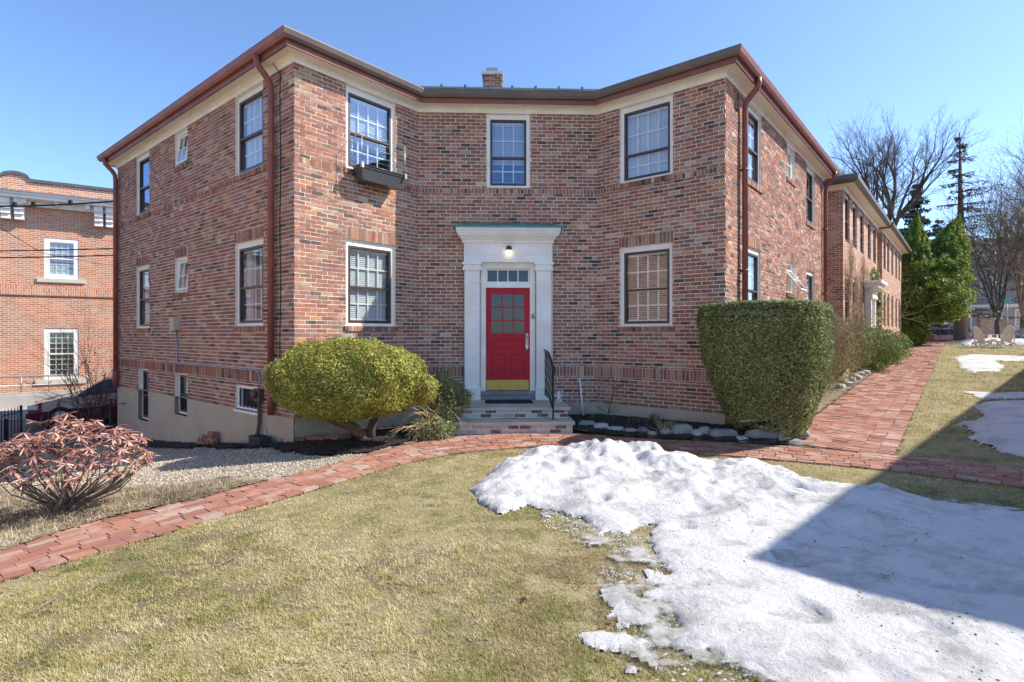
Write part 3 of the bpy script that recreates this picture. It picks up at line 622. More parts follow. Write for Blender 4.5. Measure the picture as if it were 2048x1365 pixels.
for i in range(9):
    f = .12+.145*(i+1); zt = -.34 if f < .95 else -.34-(f-.95)*.46; zb = -1.22 if f < .95 else -1.22-(f-.95)*.25
    k = MB(); n = 14; k.tube([Wd.p(xr+.02*f/1.5+.003*math.sin(j*2.2), zb+(zt-zb)*j/n, f+.003*math.cos(j*2.2)) for j in range(n+1)], .0075, 5); k.build('baluster', M_black, rl, rb)
# ================================================================ ground
def sheet(name, x0, x1, y0, y1, step, mask, dz, mat, label=None, cat=None, kind='structure', hf=None, jit=0):
    xs = np.arange(x0, x1+step*.5, step); ys = np.arange(y0, y1+step*.5, step); X, Y = np.meshgrid(xs, ys, indexing='ij')
    Z = H(X, Y)+dz
    if hf is not None: Z = Z+hf(X, Y)
    xc = (X[:-1, :-1]+X[1:, 1:])/2; yc = (Y[:-1, :-1]+Y[1:, 1:])/2; M = mask(xc, yc) if mask else np.ones(xc.shape, bool)
    if not M.any(): return None
    idx = np.arange(X.size).reshape(X.shape); f = np.stack([idx[:-1, :-1], idx[1:, :-1], idx[1:, 1:], idx[:-1, 1:]], -1)[M]
    us = np.unique(f); rm = np.full(X.size, -1); rm[us] = np.arange(len(us)); f = rm[f].astype(np.int32)
    v = np.stack([X, Y, Z], -1).reshape(-1, 3)[us].astype(np.float32)
    me = bpy.data.meshes.new(name); me.vertices.add(len(v)); me.vertices.foreach_set('co', v.ravel()); me.loops.add(f.size); me.loops.foreach_set('vertex_index', f.ravel())
    me.polygons.add(len(f)); me.polygons.foreach_set('loop_start', np.arange(len(f), dtype=np.int32)*4); me.polygons.foreach_set('loop_total', np.full(len(f), 4, np.int32)); me.polygons.foreach_set('use_smooth', np.ones(len(f), bool))
    me.materials.append(mat); me.update(); o = bpy.data.objects.new(name, me); COL.objects.link(o); tag(o, label, cat, None, kind); return o
def ground_mat(name, cols, s1, s2, bump=.6, bdist=.02, rough=.95):
    m = bpy.data.materials.new(name); t = nt(m); a = mixc(t, maprange(t, noise(t, s1, 6, .65), .35, .65), cols[0], cols[1])
    if len(cols) > 2: a = mixc(t, maprange(t, noise(t, s2, 5, .6), .5, .65, 0, .8), a, cols[2])
    a = mixc(t, maprange(t, noise(t, 60, 3), .4, .7, 0, .4), a, tuple(x*.5 for x in cols[0])); finish(t, a, rough, noise(t, 45, 4), bump, bdist); return m
M_soil = ground_mat('dormant_turf', [(.24, .19, .095), (.36, .30, .16), (.12, .085, .045)], 3, .9)
M_mulch = ground_mat('dark_mulch', [(.022, .019, .017), (.05, .04, .032), (.09, .07, .05)], 20, 6, 1, .04)
M_gravelbed = ground_mat('gravel_bed', [(.36, .30, .22), (.48, .41, .31), (.26, .20, .13)], 25, .8, 1, .03)
M_straw = ground_mat('straw_litter', [(.20, .15, .09), (.38, .30, .19), (.07, .055, .04)], 9, 2, 1, .03)
M_asphalt = ground_mat('asphalt', [(.12, .12, .125), (.17, .17, .175), (.09, .09, .09)], 2, .5, .3, .01)
M_sand = simple('joint_sand', (.10, .075, .055), .95, .3, 40, .6)
# outlines measured on the photograph, dropped onto the terrain
pL = [(-60, 1180), (0, 1163), (107, 1132), (209, 1101.6), (315, 1072), (438, 1032), (500, 1018), (600, 989), (700, 958), (800, 929), (900, 909), (1000, 899), (1060, 895), (1200, 898), (1400, 908), (1580, 923), (1758, 939), (1900, 957), (2048, 976), (2110, 985)]
pU = [(-60, 1120), (0, 1103), (94, 1071), (187, 1043), (294, 1019), (388, 1000), (480, 974), (600, 948), (700, 921), (780, 897), (850, 880), (900, 871), (1150, 868), (1200, 872), (1300, 879), (1480, 889), (1590, 893), (1700, 903), (1800, 915), (1900, 926), (2048, 942), (2110, 949)]
gL = np.array([G(*p) for p in pL]); gU = np.array([G(*p) for p in pU])
path_poly = list(map(tuple, gL))+list(map(tuple, gU[::-1]))
q0 = G(1592, 891); q1 = np.array([5.52, 7.95]); dirp = np.array([math.sin(R(39.1)), math.cos(R(39.1))]); ndp = np.array([dirp[1], -dirp[0]])
walk_w = float(np.dot(q1-q0, ndp)); walk_w = 1.5
LW = 40.; walk_poly = [tuple(q1-ndp*walk_w-dirp*.6), tuple(q1-dirp*.25), tuple(q1+dirp*LW), tuple(q1-ndp*walk_w+dirp*LW)]
bed_poly = [tuple(G(*p)) for p in [(1152, 866), (1200, 872), (1300, 879), (1480, 889), (1560, 892), (1620, 880)]]+[tuple(D+np.array([1.1, .35])), tuple(D+U*.3), tuple(D), tuple(Cc), tuple(Cc-W_BC.d*.8)]
side_bed = [tuple(G(1560, 892)), tuple(G(1600, 893)), tuple(q1-ndp*walk_w+dirp*.3), tuple(q1-ndp*walk_w+dirp*26), tuple(F2), tuple(Fc), tuple(D), tuple(D-U*.2)]
def near_wall(x, y, W, t0, t1, w_):
    tx = (x-W.o[0])*W.d[0]+(y-W.o[1])*W.d[1]; nn = (x-W.o[0])*W.n[0]+(y-W.o[1])*W.n[1]; return (tx > t0) & (tx < t1) & (nn > -.3) & (nn < w_)
left_poly = list(map(tuple, gU[:12]))+[tuple(Wd.p(.6, 0, 1.6)[:2]), tuple(B), tuple(A), tuple(E), (-11.3, 15.2), (-11.8, 12.6), (-13.2, 11.3), (-13, 6), (-10, 3)]
sub_straw = [tuple(G(*p)) for p in [(-250, 1010), (-60, 1145), (0, 1125), (94, 1090), (187, 1062), (294, 1036), (388, 1015), (480, 985), (530, 968), (420, 962), (330, 975), (240, 985), (150, 975), (60, 985), (-100, 975)]]
under_bush = [tuple(G(*p)) for p in [(560, 905), (640, 915), (740, 908), (780, 896), (850, 879), (900, 870), (900, 850)]]+[tuple(B), tuple(A)]
SL = lambda x, y: (fbm(x, y, 3.)-.5)
def m_left(x, y): return inpoly(x, y, left_poly)
def m_straw(x, y): return (dpoly(x, y, sub_straw)+SL(x, y)*.5 > -.03) & (dpoly(x, y, left_poly) > -.07)
def m_bush(x, y): return ((dpoly(x, y, under_bush)+SL(x, y)*.35 > 0) | (near_wall(x, y, W_AE, -.3, 9.4, .5) & (SL(x, y)*.6+.45 > ((x-W_AE.o[0])*W_AE.n[0]+(y-W_AE.o[1])*W_AE.n[1])))) & m_left(x, y)
sheet('ground', -70, 170, -60, 170, 2.0, lambda x, y: ~((x > -18) & (x < 26) & (y > 0) & (y < 22)), -.012, M_soil, 'dormant lawn and open ground round the buildings', 'ground')
sheet('ground', -18, 26, 0, 22, .25, None, -.012, M_soil, 'olive dormant lawn in front of the brick apartment house', 'ground')
sheet('gravel', -14, 2, 3, 16, .06, lambda x, y: m_left(x, y) & ~m_straw(x, y) & ~m_bush(x, y), .004, M_gravelbed, 'pale crushed gravel yard left of the path', 'gravel', hf=lambda x, y: .012*(fbm(x, y, 9)-.5))
sheet('planting_bed', -14, 3, 3, 16, .05, lambda x, y: m_bush(x, y), .006, M_mulch, 'dark mulch along the foundation and under the round bush', 'planting bed', hf=lambda x, y: .06*fbm(x, y, 6))
sheet('planting_bed', -14, 3, 3, 12, .05, m_straw, .005, M_straw, 'straw litter around the rhododendron beside the path', 'planting bed', hf=lambda x, y: .04*fbm(x, y, 7))
sheet('planting_bed', 1, 6, 8.3, 12, .05, lambda x, y: dpoly(x, y, bed_poly)+.02 > 0, .02, M_mulch, 'dark mulch bed edged with stones right of the steps', 'planting bed', hf=lambda x, y: .07*fbm(x, y, 6))
sheet('planting_bed', 3, 26, 8.3, 34, .1, lambda x, y: inpoly(x, y, side_bed) & ~inpoly(x, y, bed_poly), .012, M_straw, 'leaf litter strip between brick walk and house wall', 'planting bed', hf=lambda x, y: .05*fbm(x, y, 5))
road_poly = [(-11.9, 12.8), (-11.2, 15.3), (-11, 16.5), (-6, 22), (-2, 25), (-10, 26), (-15.0, 20.9), (-17.6, 18.6), (-40, 3.5), (-30, -4), (-14, 9)]
sheet('road', -42, 0, -4, 27, .4, lambda x, y: inpoly(x, y, road_poly), .006, M_asphalt, 'grey asphalt drive beyond the iron gate', 'road')
# pavers: every brick modelled
def lay_pavers(name, ref, wid, label, lat=.105, lon=.212, jn=.007, trans=False):
    ref = np.array(ref); seg = np.hypot(*np.diff(ref, axis=0).T); s_ = np.concatenate([[0], np.cumsum(seg)]); L = s_[-1]
    fx = lambda s: np.stack([np.interp(s, s_, ref[:, 0]), np.interp(s, s_, ref[:, 1])], -1)
    # smooth the reference line
    ss = np.arange(0, L, .05); P = fx(ss); k = np.ones(15)/15; Pp = np.pad(P, ((7, 7), (0, 0)), 'edge'); P = np.stack([np.convolve(Pp[:, i], k, 'valid') for i in (0, 1)], -1)
    T = np.gradient(P, axis=0); T /= np.linalg.norm(T, axis=1)[:, None]; Nn = np.stack([-T[:, 1], T[:, 0]], -1)
    W_ = np.array([wid(s) for s in ss]); Q = []; rr = []; rs = random.Random(3)
    if trans: lat, lon = lon, lat
    def at(s, o):
        i = min(max(s/.05, 0), len(ss)-1.001); j = int(i); f = i-j
        p = P[j]*(1-f)+P[j+1]*f; n_ = Nn[j]*(1-f)+Nn[j+1]*f; return p+n_*o
    nr_ = int(W_.max()/lat)+1; wav = .018
    for r_ in range(nr_):
        s = -rs.random()*lon; o0 = r_*lat; o1 = o0+lat-jn
        while s < L-.06:
            a = max(s, 0); b = min(s+lon-jn*1.3, L-.06); jit = rs.uniform(-.006, .006)
            if b-a > .04 and o1 < wid((a+b)/2)+.075:
                c = [at(a, o0+jit), at(b, o0+jit), at(b, o1+jit), at(a, o1+jit)]; hz = rs.uniform(-.004, .004); tl = rs.uniform(-.004, .004); tm = rs.uniform(-.003, .003)
                zt = [float(H(*q))+.016+hz+(tl if i in (1, 2) else -tl)+(tm if i > 1 else -tm)+.012*(float(vnoise(np.array(q[0]*1.7), np.array(q[1]*1.7)))-.5) for i, q in enumerate(c)]
                t_ = [np.array([q[0], q[1], z]) for q, z in zip(c, zt)]; b_ = [q-np.array([0, 0, .022]) for q in t_]; r = rs.random()
                Q.append(t_); rr.append(r)
                for i in range(4): Q.append([t_[i], b_[i], b_[(i+1) % 4], t_[(i+1) % 4]]); rr.append(r)
            s += lon+rs.uniform(-.004, .006)
    m = MB(); m.quads(Q, rr); o = m.build(name, M_paver); tag(o, label, 'path', None, 'structure'); return o
def width_at():
    ref = gL; seg = np.hypot(*np.diff(ref, axis=0).T); s_ = np.concatenate([[0], np.cumsum(seg)]); xs = []; 
    for i, p in enumerate(ref):
        d = abs(float(dpoly(np.array(p[0]), np.array(p[1]), [tuple(q) for q in gU]+[(60, 60), (-60, 60)]))); xs.append(d)
    return lambda s: float(np.interp(s, s_, xs))
lay_pavers('brick_path', gL, width_at(), 'curved red brick path crossing the lawn below the front steps')
lay_pavers('brick_walk', [tuple(q1-dirp*.30), tuple(q1+dirp*(LW-1))], lambda s: walk_w, 'long straight red brick walk running back beside the hedges', trans=True)
allp = lambda x, y: inpoly(x, y, path_poly) | inpoly(x, y, walk_poly)
sheet('joint_sand', -14, 9, 2.5, 12, .06, lambda x, y: dpoly(x, y, path_poly) > .0, .001, M_sand, 'dark sand in the path joints', 'path')
sheet('joint_sand', 3, 32, 7, 40, .1, lambda x, y: inpoly(x, y, walk_poly) & ~inpoly(x, y, path_poly), .001, M_sand, 'dark sand in the joints of the straight walk', 'path')
# ---------------------------------------------------------------- snow
snow_px = [(945, 978), (958, 1012), (1000, 1025), (1060, 1012), (1130, 1030), (1180, 1048), (1200, 1066), (1250, 1062), (1300, 1052), (1280, 1085), (1322, 1110), (1330, 1145), (1282, 1140), (1285, 1165), (1335, 1172), (1300, 1195), (1345, 1225), (1360, 1290), (1440, 1325), (1530, 1362), (1560, 1420)]
snow_poly = [tuple(G(*p)) for p in snow_px]+[(2.2, 2.0), (5, 1.2), (8, 2.2), (7.2, 4.2), (5.4, 5.0)]+[tuple(p) for p in [(4.75, 5.35), (4.25, 5.75), (4.05, 6.0), (3.75, 6.25), (3.45, 6.45), (3.15, 6.9), (2.9, 7.2), (2.5, 7.25), (2.2, 7.45), (1.9, 7.8), (1.45, 8.05), (.85, 8.0), (.35, 7.75), (-.02, 7.35), (-.3, 6.95)]]
def snow_T(x, y):
    d = dpoly(x, y, snow_poly)+(.16+.10*(y < 5.4))*(fbm(x, y, 3.2, 4)-.5)+.14*(fbm(x+9, y, 9, 3)-.5)
    ridge = np.exp(-(((x-1.0)/1.9)**2+((y-7.25)/.85)**2)); r2 = np.exp(-(((x-3.05)/.25)**2+((y-6.75)/.25)**2)); r3 = np.exp(-(((x-3.6)/2.2)**2+((y-5.9)/.9)**2))
    hm = .035+.34*ridge+.16*r2+.12*r3+.05*fbm(x, y, .8)
    t_ = hm*(1-np.exp(-np.maximum(d, 0)/(.08+.5*hm)))
    lump = (fbm(x, y, 2.6, 4)-.5)*.22*(.45+ridge+.7*r3)+(fbm(x, y, 9, 3)-.5)*.07*(.5+ridge)
    pits = -np.maximum(0, vnoise(x*3.3+4, y*4.1)-.72)*.26
    return np.where(d > 0, np.maximum(t_+(lump*np.where(y < 5.6, .42, 1)+pits)*np.clip(d/.25, 0, 1), np.where(d > .12, .008, -.02)), -.03)
def snow_mat():
    m = bpy.data.materials.new('old_snow'); t = nt(m); g = t.nodes.new('ShaderNodeNewGeometry')
    ice = maprange(t, noise(t, 2.3, 8, .74), .49, .62); c = mixc(t, ice, (.65, .625, .60), (.41, .405, .385))
    c = mixc(t, maprange(t, noise(t, 9, 6, .7), .64, .76, 0, .55), c, (.30, .27, .21))
    c = mixc(t, maprange(t, noise(t, 45, 3, .7), .66, .74, 0, .5), c, (.22, .18, .13))
    rg = maprange(t, ice, 0, 1, .75, .35); p = finish(t, c, rg, noise(t, 24, 7, .75), .8, .035)
    p.inputs['Subsurface Weight'].default_value = .0; return m
M_snow = snow_mat()
def snow_sheet(poly_fn, x0, x1, y0, y1, step, label):
    m_ = lambda x, y: poly_fn(x, y) > .002
    return sheet('snow', x0, x1, y0, y1, step, m_, 0, M_snow, label, 'snow', 'stuff', hf=lambda x, y: poly_fn(x, y))
snow_sheet(snow_T, -1, 8, 1.2, 8.4, .025, 'large melting snow bank covering the right side of the front lawn')
def patch_T(poly, hm, ns=2.2):
    def f(x, y):
        d = dpoly(x, y, poly)+.5*(fbm(x, y, ns, 4)-.5)*(1 if hm > .07 else .5); return np.where(d > 0, hm*(1-np.exp(-d/.35))*(.7+.7*fbm(x, y, 3)), -.03)
    return f
def pxp(l): return [tuple(G(*p)) for p in l]
for (pl, hm, st_, lab) in (
  ([(1150, 1270), (1200, 1262), (1290, 1280), (1295, 1300), (1200, 1298), (1160, 1285)], .03, .02, 'thin icy snow patch near the bottom of the lawn'),
  ([(1232, 1335), (1260, 1332), (1275, 1345), (1250, 1352)], .03, .02, 'smallest snow scrap on the grass at the bottom edge'),
  ([(1195, 1180), (1240, 1165), (1262, 1200), (1290, 1245), (1235, 1255), (1215, 1215)], .02, .02, 'broken icy snow crust left of the snow bank'),
  ([(1075, 1022), (1095, 1024), (1100, 1036), (1078, 1034)], .02, .02, 'tiny snow scrap beside the tip of the snow bank'),
  ([(1955, 812), (2048, 802), (2200, 800), (2230, 900), (2060, 912), (1990, 905), (1935, 880), (1928, 850), (1965, 832)], .16, .06, 'bright snow mound on the lawn beyond the cross path'),
  ([(1922, 782), (1990, 786), (2100, 782), (2120, 798), (1960, 799)], .05, .08, 'narrow snow strip behind the bright snow mound'),
  ([(1908, 716), (1935, 709), (2060, 714), (2160, 716), (2160, 724), (1990, 722), (2010, 733), (2000, 743), (1935, 745), (1915, 730)], .06, .12, 'ragged snow patch across the middle of the far lawn'),
  ([(1908, 684), (1930, 674), (1985, 672), (2060, 676), (2160, 680), (2160, 693), (1990, 691), (1925, 691)], .22, .15, 'low snow bank in front of the white lawn chairs')):
    pp = pxp(pl); a = np.array(pp); f_ = patch_T(pp, hm, 2.2 if st_ > .05 else 9.)
    if st_ < .05: f_ = (lambda pp, hm: (lambda x, y: (lambda d: np.where(d > 0, hm*(1-np.exp(-d/.08)), -.03))(dpoly(x, y, pp)+.22*(fbm(x, y, 9, 4)-.5))))(pp, hm)
    snow_sheet(f_, a[:, 0].min()-.4, a[:, 0].max()+.4, a[:, 1].min()-.4, a[:, 1].max()+.4, st_, lab)
# ---------------------------------------------------------------- grass blades
GR = [(0, (.20, .23, .05)), (.16, (.38, .36, .11)), (.38, (.56, .48, .20)), (.62, (.70, .59, .30)), (.86, (.82, .72, .45)), (.93, (.80, .68, .42)), (1, (.30, .19, .07))]
M_grass = rnd_mat('dry_grass', GR, .8, 'LINEAR', None, 0, 14, .1, transl=.3)
wet_poly = [tuple(G(*p)) for p in [(930, 1140), (1080, 1110), (1250, 1060), (1330, 1120), (1350, 1230), (1480, 1360), (1150, 1365), (1010, 1330), (1060, 1230)]]
def blades(n, xr_, yr, cond, L0, w0, lean, fy=1.0, seed=1, hb_=0.):
    g = np.random.default_rng(seed); u = g.random(n); y = yr[0]*(yr[1]/yr[0])**(u**fy); x = (g.random(n)*(xr_[1]-xr_[0])+xr_[0])*y
    ok = cond(x, y); x = x[ok]; y = y[ok]; n = len(x); cl = fbm(x, y, 5.0, 3)
    z = H(x, y)+hb_; a = g.random(n)*6.283; L = L0*(.5+g.random(n))*(1+.08*y)*(.45+1.1*cl); w_ = w0*(.6+.8*g.random(n))*(1+.16*y)
    le = np.where(g.random(n) < .9, lean*(.82+.3*g.random(n)), lean*.4*(.3+g.random(n))); dx = np.cos(a); dy = np.sin(a); hz = L*np.cos(le); hx = L*np.sin(le)
    p0 = np.stack([x-dy*w_/2, y+dx*w_/2, z-.01], -1); p1 = np.stack([x+dy*w_/2, y-dx*w_/2, z-.01], -1); p2 = np.stack([x+dx*hx, y+dy*hx, z+hz], -1)
    gr = fbm(x, y, 1.1, 4); r = np.clip(g.random(n)*.62+.12+.9*(gr-.5)+.9*(fbm(x+30, y, 5.5, 3)-.5), 0, .93); wz = np.clip(dpoly(x, y, wet_poly)*1.8+3.*(fbm(x, y, 2.4, 4)-.44), 0, 1); r = np.where(g.random(n) < wz*.88, .97+.03*g.random(n), r)
    return np.stack([p0, p1, p2], 1), r
snowm = lambda x, y: snow_T(x, y) > .018+.02*fbm(x, y, 7)
gap = lambda x, y: (fbm(x+3, y+7, 7., 4) > .465) | (np.random.default_rng(1).random(x.shape) < .24)
wetm = lambda x, y: np.clip(dpoly(x, y, wet_poly)*1.8+2.2*(fbm(x+5, y, 2.2, 4)-.5), 0, 1)
cl_ = lambda x, y: (np.random.default_rng(4).random(x.shape) > .35*wetm(x, y)) & ~m_left(x, y) & ~inpoly(x, y, bed_poly) & ~inpoly(x, y, side_bed) & ~allp(x, y) & ~snowm(x, y) & gap(x, y)
m = MB()
Q, r = blades(720000, (-1.0, 1.0), (2.5, 9.6), cl_, .017, .0026, 1.42, 1.0, 3); m.quads(Q, r)
Q, r = blades(110000, (.3, 1.1), (9., 40.), lambda x, y: cl_(x, y) & ~inpoly(x, y, [tuple(A), tuple(B), tuple(Cc), tuple(D), tuple(Fc), tuple(F2), tuple(E2), tuple(E)]), .028, .004, 1.0, 1.0, 4); m.quads(Q, r)
tag(m.build('grass', M_grass), 'short straw coloured dormant grass with green tufts covering the lawn', 'grass', None, 'stuff')
# straw and dead leaves round the rhododendron, twigs
M_strawb = rnd_mat('dead_straw', [(0, (.12, .085, .05)), (.3, (.40, .31, .19)), (.7, (.60, .50, .34)), (1, (.74, .64, .46))], .9, transl=.1)
m = MB(); Q, r = blades(110000, (-1.05, -.3), (4.0, 9.0), lambda x, y: m_straw(x, y), .05, .0042, 1.42, 1, 5, .026); m.quads(Q, r)
Q, r = blades(26000, (.3, .8), (8.4, 30.), lambda x, y: inpoly(x, y, side_bed) & ~inpoly(x, y, bed_poly), .04, .004, 1.42, 1, 6, .035); m.quads(Q, r)
tag(m.build('straw_litter', M_strawb), 'dry straw and stalks littering the beds beside the brick paths', 'litter', None, 'stuff')
def stones(n, cond, xr_, yr, s0, seed, zoff=0.):
    g = np.random.default_rng(seed); u = g.random(n); y = yr[0]*(yr[1]/yr[0])**u; x = (g.random(n)*(xr_[1]-xr_[0])+xr_[0])*y; ok = cond(x, y); x = x[ok]; y = y[ok]; n = len(x)
    z = H(x, y)+.006+zoff; s = s0*(.5+g.random(n)**2*1.3); base = np.array([(1, 0, 0), (0, 1, 0), (-1, 0, 0), (0, -1, 0), (0, 0, .8), (0, 0, -.6)])
    V_ = base[None]*s[:, None, None]*(.6+.8*g.random((n, 6, 1))); a = g.random(n)*6.283; ca, sa = np.cos(a), np.sin(a)
    X = V_[..., 0]*ca[:, None]-V_[..., 1]*sa[:, None]+x[:, None]; Y_ = V_[..., 0]*sa[:, None]+V_[..., 1]*ca[:, None]+y[:, None]; Z = V_[..., 2]+z[:, None]+s[:, None]*.3
    V_ = np.stack([X, Y_, Z], -1); F_ = [(0, 1, 4), (1, 2, 4), (2, 3, 4), (3, 0, 4), (1, 0, 5), (2, 1, 5), (3, 2, 5), (0, 3, 5)][:4]
    return np.concatenate([V_[:, f] for f in F_]), np.tile(g.random(n), len(F_))
M_gst = rnd_mat('crushed_stone', [(0, (.18, .145, .10)), (.3, (.40, .335, .25)), (.7, (.56, .485, .375)), (1, (.72, .64, .51))], .9, 'LINEAR', None, 0, 40)
m = MB(); Q, r = stones(130000, lambda x, y: m_left(x, y) & (~m_straw(x, y) | (fbm(x, y, 2.5, 3) > .52)) & ~m_bush(x, y), (-1.05, 0), (4.5, 14.5), .0095, 8); m.quads(Q, r); tag(m.build('gravel', M_gst), 'loose crushed stones covering the gravel yard left of the path', 'gravel', None, 'stuff')
M_chip = rnd_mat('bark_chips', [(0, (.02, .017, .014)), (.6, (.05, .04, .03)), (1, (.13, .10, .07))], .95)
m = MB(); Q, r = stones(26000, lambda x, y: m_bush(x, y), (-.95, 0), (8.0, 15), .014, 9, .02); m.quads(Q, r); Q, r = stones(14000, lambda x, y: dpoly(x, y, bed_poly) > .08, (.08, .6), (8.6, 11.5), .014, 10, .05); m.quads(Q, r)
Q, r = blades(7000, (-.6, -.15), (8.2, 11), lambda x, y: m_bush(x, y), .045, .004, 1.4, 1, 12, .04); m.quads(Q, r); tag(m.build('bark_chips', M_chip), 'dark bark chips strewn over the mulch by the house', 'mulch', None, 'stuff')
# individual fallen leaves and debris
M_leaf = rnd_mat('dead_leaf', [(0, (.20, .075, .035)), (.5, (.30, .13, .055)), (1, (.42, .25, .12))], .8)
fl = None
for i, (px, py, s) in enumerate([(1228, 1246, .05), (1050, 1198, .05), (1148, 1163, .03), (947, 1140, .03), (1290, 997, .035), (1770, 1173, .06), (1720, 1205, .04), (1975, 1034, .045), (1832, 1100, .04), (1925, 1138, .04), (385, 1076, .05), (395, 1088, .04), (12, 1183, .05), (213, 1329, .05), (172, 1246, .035), (700, 1330, .04), (1237, 1081, .05), (1630, 1097, .04)]):
    p = G(px, py); T_ = max(0, float(snow_T(np.array(p[0]), np.array(p[1])))); z = float(H(*p))+T_+.012+(0 if T_ > .0 else .008)
    b = MB(); a = random.random()*6.28; n = 7
    top = [(p[0]+s*.5*math.cos(k*6.283/n)*math.cos(a)-s*.22*math.sin(k*6.283/n)*math.sin(a), p[1]+s*.5*math.cos(k*6.283/n)*math.sin(a)+s*.22*math.sin(k*6.283/n)*math.cos(a), z+.012*math.cos(k*6.283/n)**2) for k in range(n)]
    for k in range(n): b.face([top[k], top[(k+1) % n], (p[0], p[1], z)], .2+.1*(i % 6))
    tag(b.build('fallen_leaf', M_leaf, None, (p[0], p[1], z)), 'curled brown fallen leaf lying on the %s' % ('snow' if T_ > 0 else 'grass'), 'leaf', 'fallen leaves on the %s' % ('snow' if T_ > 0 else 'grass'))

# dirt, twigs and crumbs of ice on and around the snow
def on_snow(n, cond, s0, seed, lift=0.):
    g = np.random.default_rng(seed); x = g.random(n)*6-.6; y = g.random(n)*6.2+2.2; T_ = snow_T(x, y); ok = cond(x, y, T_); x, y, T_ = x[ok], y[ok], T_[ok]; n = len(x); s = s0*(.4+1.2*g.random(n)**2); z = H(x, y)+np.maximum(T_, 0)+lift
    a = g.random(n)*6.283; V_ = np.array([(1, 0, 0), (0, .6, 0), (-1, 0, 0), (0, -.6, 0), (0, 0, .5)])[None]*s[:, None, None]*(.6+.8*g.random((n, 5, 1))); ca, sa = np.cos(a), np.sin(a)
    V_ = np.stack([V_[..., 0]*ca[:, None]-V_[..., 1]*sa[:, None]+x[:, None], V_[..., 0]*sa[:, None]+V_[..., 1]*ca[:, None]+y[:, None], V_[..., 2]+z[:, None]], -1)
    return np.concatenate([V_[:, f] for f in ((0, 1, 4), (1, 2, 4), (2, 3, 4), (3, 0, 4))]), np.tile(g.random(n), 4)
m = MB(); Q, r = on_snow(9000, lambda x, y, T_: (T_ > .02) & (fbm(x+2, y, 2.4, 4)+.25*(T_ > .18) > .60) & (np.random.default_rng(2).random(x.shape) < .7), .0065, 41, .001); m.quads(Q, r)
Q, r = on_snow(2500, lambda x, y, T_: (T_ > .02), .004, 42, .001); m.quads(Q, r); tag(m.build('debris', M_chip), 'dark specks of dirt and bark on the melting snow bank', 'debris', None, 'stuff')
m = MB(); Q, r = on_snow(60000, lambda x, y, T_: (T_ <= .004) & (dpoly(x, y, snow_poly) > -.55+.5*fbm(x, y, 3)) & (fbm(x, y, 6, 3) > .5) & (x > .3) & (y < 5.6), .010, 43, .008); m.quads(Q, r); tag(m.build('ice_crumbs', M_snow), 'crumbs of ice scattered on the grass along the snow edge', 'snow', None, 'stuff')

im = bpy.data.materials.new('thin_ice'); t = nt(im); c = mixc(t, maprange(t, noise(t, 6, 5), .4, .6), (.55, .54, .51), (.40, .385, .34)); pp_ = finish(t, c, .3, noise(t, 22, 5), .6, .02)
tr_ = N(t, 'ShaderNodeBsdfTransparent'); mx_ = N(t, 'ShaderNodeMixShader'); t.links.new(maprange(t, noise(t, 3.2, 8, .7), .47, .60, .0, .9), mx_.inputs[0]); t.links.new(tr_.outputs[0], mx_.inputs[1]); t.links.new(pp_.outputs[0], mx_.inputs[2]); t.links.new(mx_.outputs[0], [n for n in t.nodes if n.type == 'OUTPUT_MATERIAL'][0].inputs[0])
sheet('thin_ice', -.4, 5.5, 2.2, 6.6, .04, lambda x, y: (dpoly(x, y, snow_poly) > -.42+.25*fbm(x, y, 2)) & (x > .25) & (y < 5.9) & (snow_T(x, y) < .03), .011, im, 'thin broken ice over soaked grass along the snow edge', 'ice', 'stuff', hf=lambda x, y: .008*fbm(x, y, 8))

def stalk(pts, label, r_=.003):
    w_ = [xyz(G(*p), .02+.01*math.sin(i*2.)) for i, p in enumerate(pts)]; m = MB(); m.tube(w_, r_, 4); k = len(w_)//2; m.tube([w_[k], w_[k]+(w_[-1]-w_[k])*.5+[.03, .06, .02]], r_*.6, 4); tag(m.build('dry_stalk', M_twig, None, w_[0]), label, 'twig')
stalk([(392, 1148), (415, 1143), (445, 1130), (478, 1114)], 'long pale stalk lying on the lawn just below the brick path')
stalk([(0, 1250), (30, 1240), (60, 1228), (95, 1212), (118, 1200)], 'long bent stalk on the lawn at the left picture edge')
stalk([(112, 1200), (116, 1208), (100, 1222), (70, 1232)], 'short crooked stalk crossing the bent one at the left')
stalk([(150, 1226), (170, 1223), (195, 1216)], 'short straight stalk right of the crooked ones at the left', .003)
stalk([(20, 1356), (35, 1362), (50, 1372)], 'pale stalk in the bottom left corner')
stalk([(1050, 1205), (1056, 1201)], 'small tan wood chip on the grass left of the snow', .012)
# ================================================================ plants
def unit(v): return v/(np.linalg.norm(v, axis=-1, keepdims=True)+1e-9)
def leaves(P, Nn, L, W_, spread, seed, narrow=False):
    """one small quad per point, facing roughly along Nn"""
    g = np.random.default_rng(seed); n = len(P); d = unit(Nn+spread*g.normal(size=(n, 3))); t = unit(np.cross(d, unit(g.normal(size=(n, 3))))); b = np.cross(d, t)
    l = (L*(.6+.8*g.random(n)))[:, None]; w_ = (W_*(.6+.8*g.random(n)))[:, None]
    if narrow: return np.stack([P-t*l*.5, P+b*w_*.5+d*l*.08, P+t*l*.5], 1)
    return np.stack([P-t*l*.5, P+b*w_*.5, P+t*l*.5, P-b*w_*.5], 1)
def fol_mat(name, stops, transl=.25, rough=.55, patch=None): return rnd_mat(name, stops, rough, 'LINEAR', None, 0, 12, .1, transl=transl, patch=patch)
M_yew = fol_mat('yellow_green_foliage', [(0, (.10, .13, .02)), (.35, (.30, .33, .05)), (.7, (.56, .53, .10)), (.93, (.74, .68, .20)), (1, (.60, .36, .10))], .35, patch=((.24, .13, .03), 3.2, .54, .66, .6))
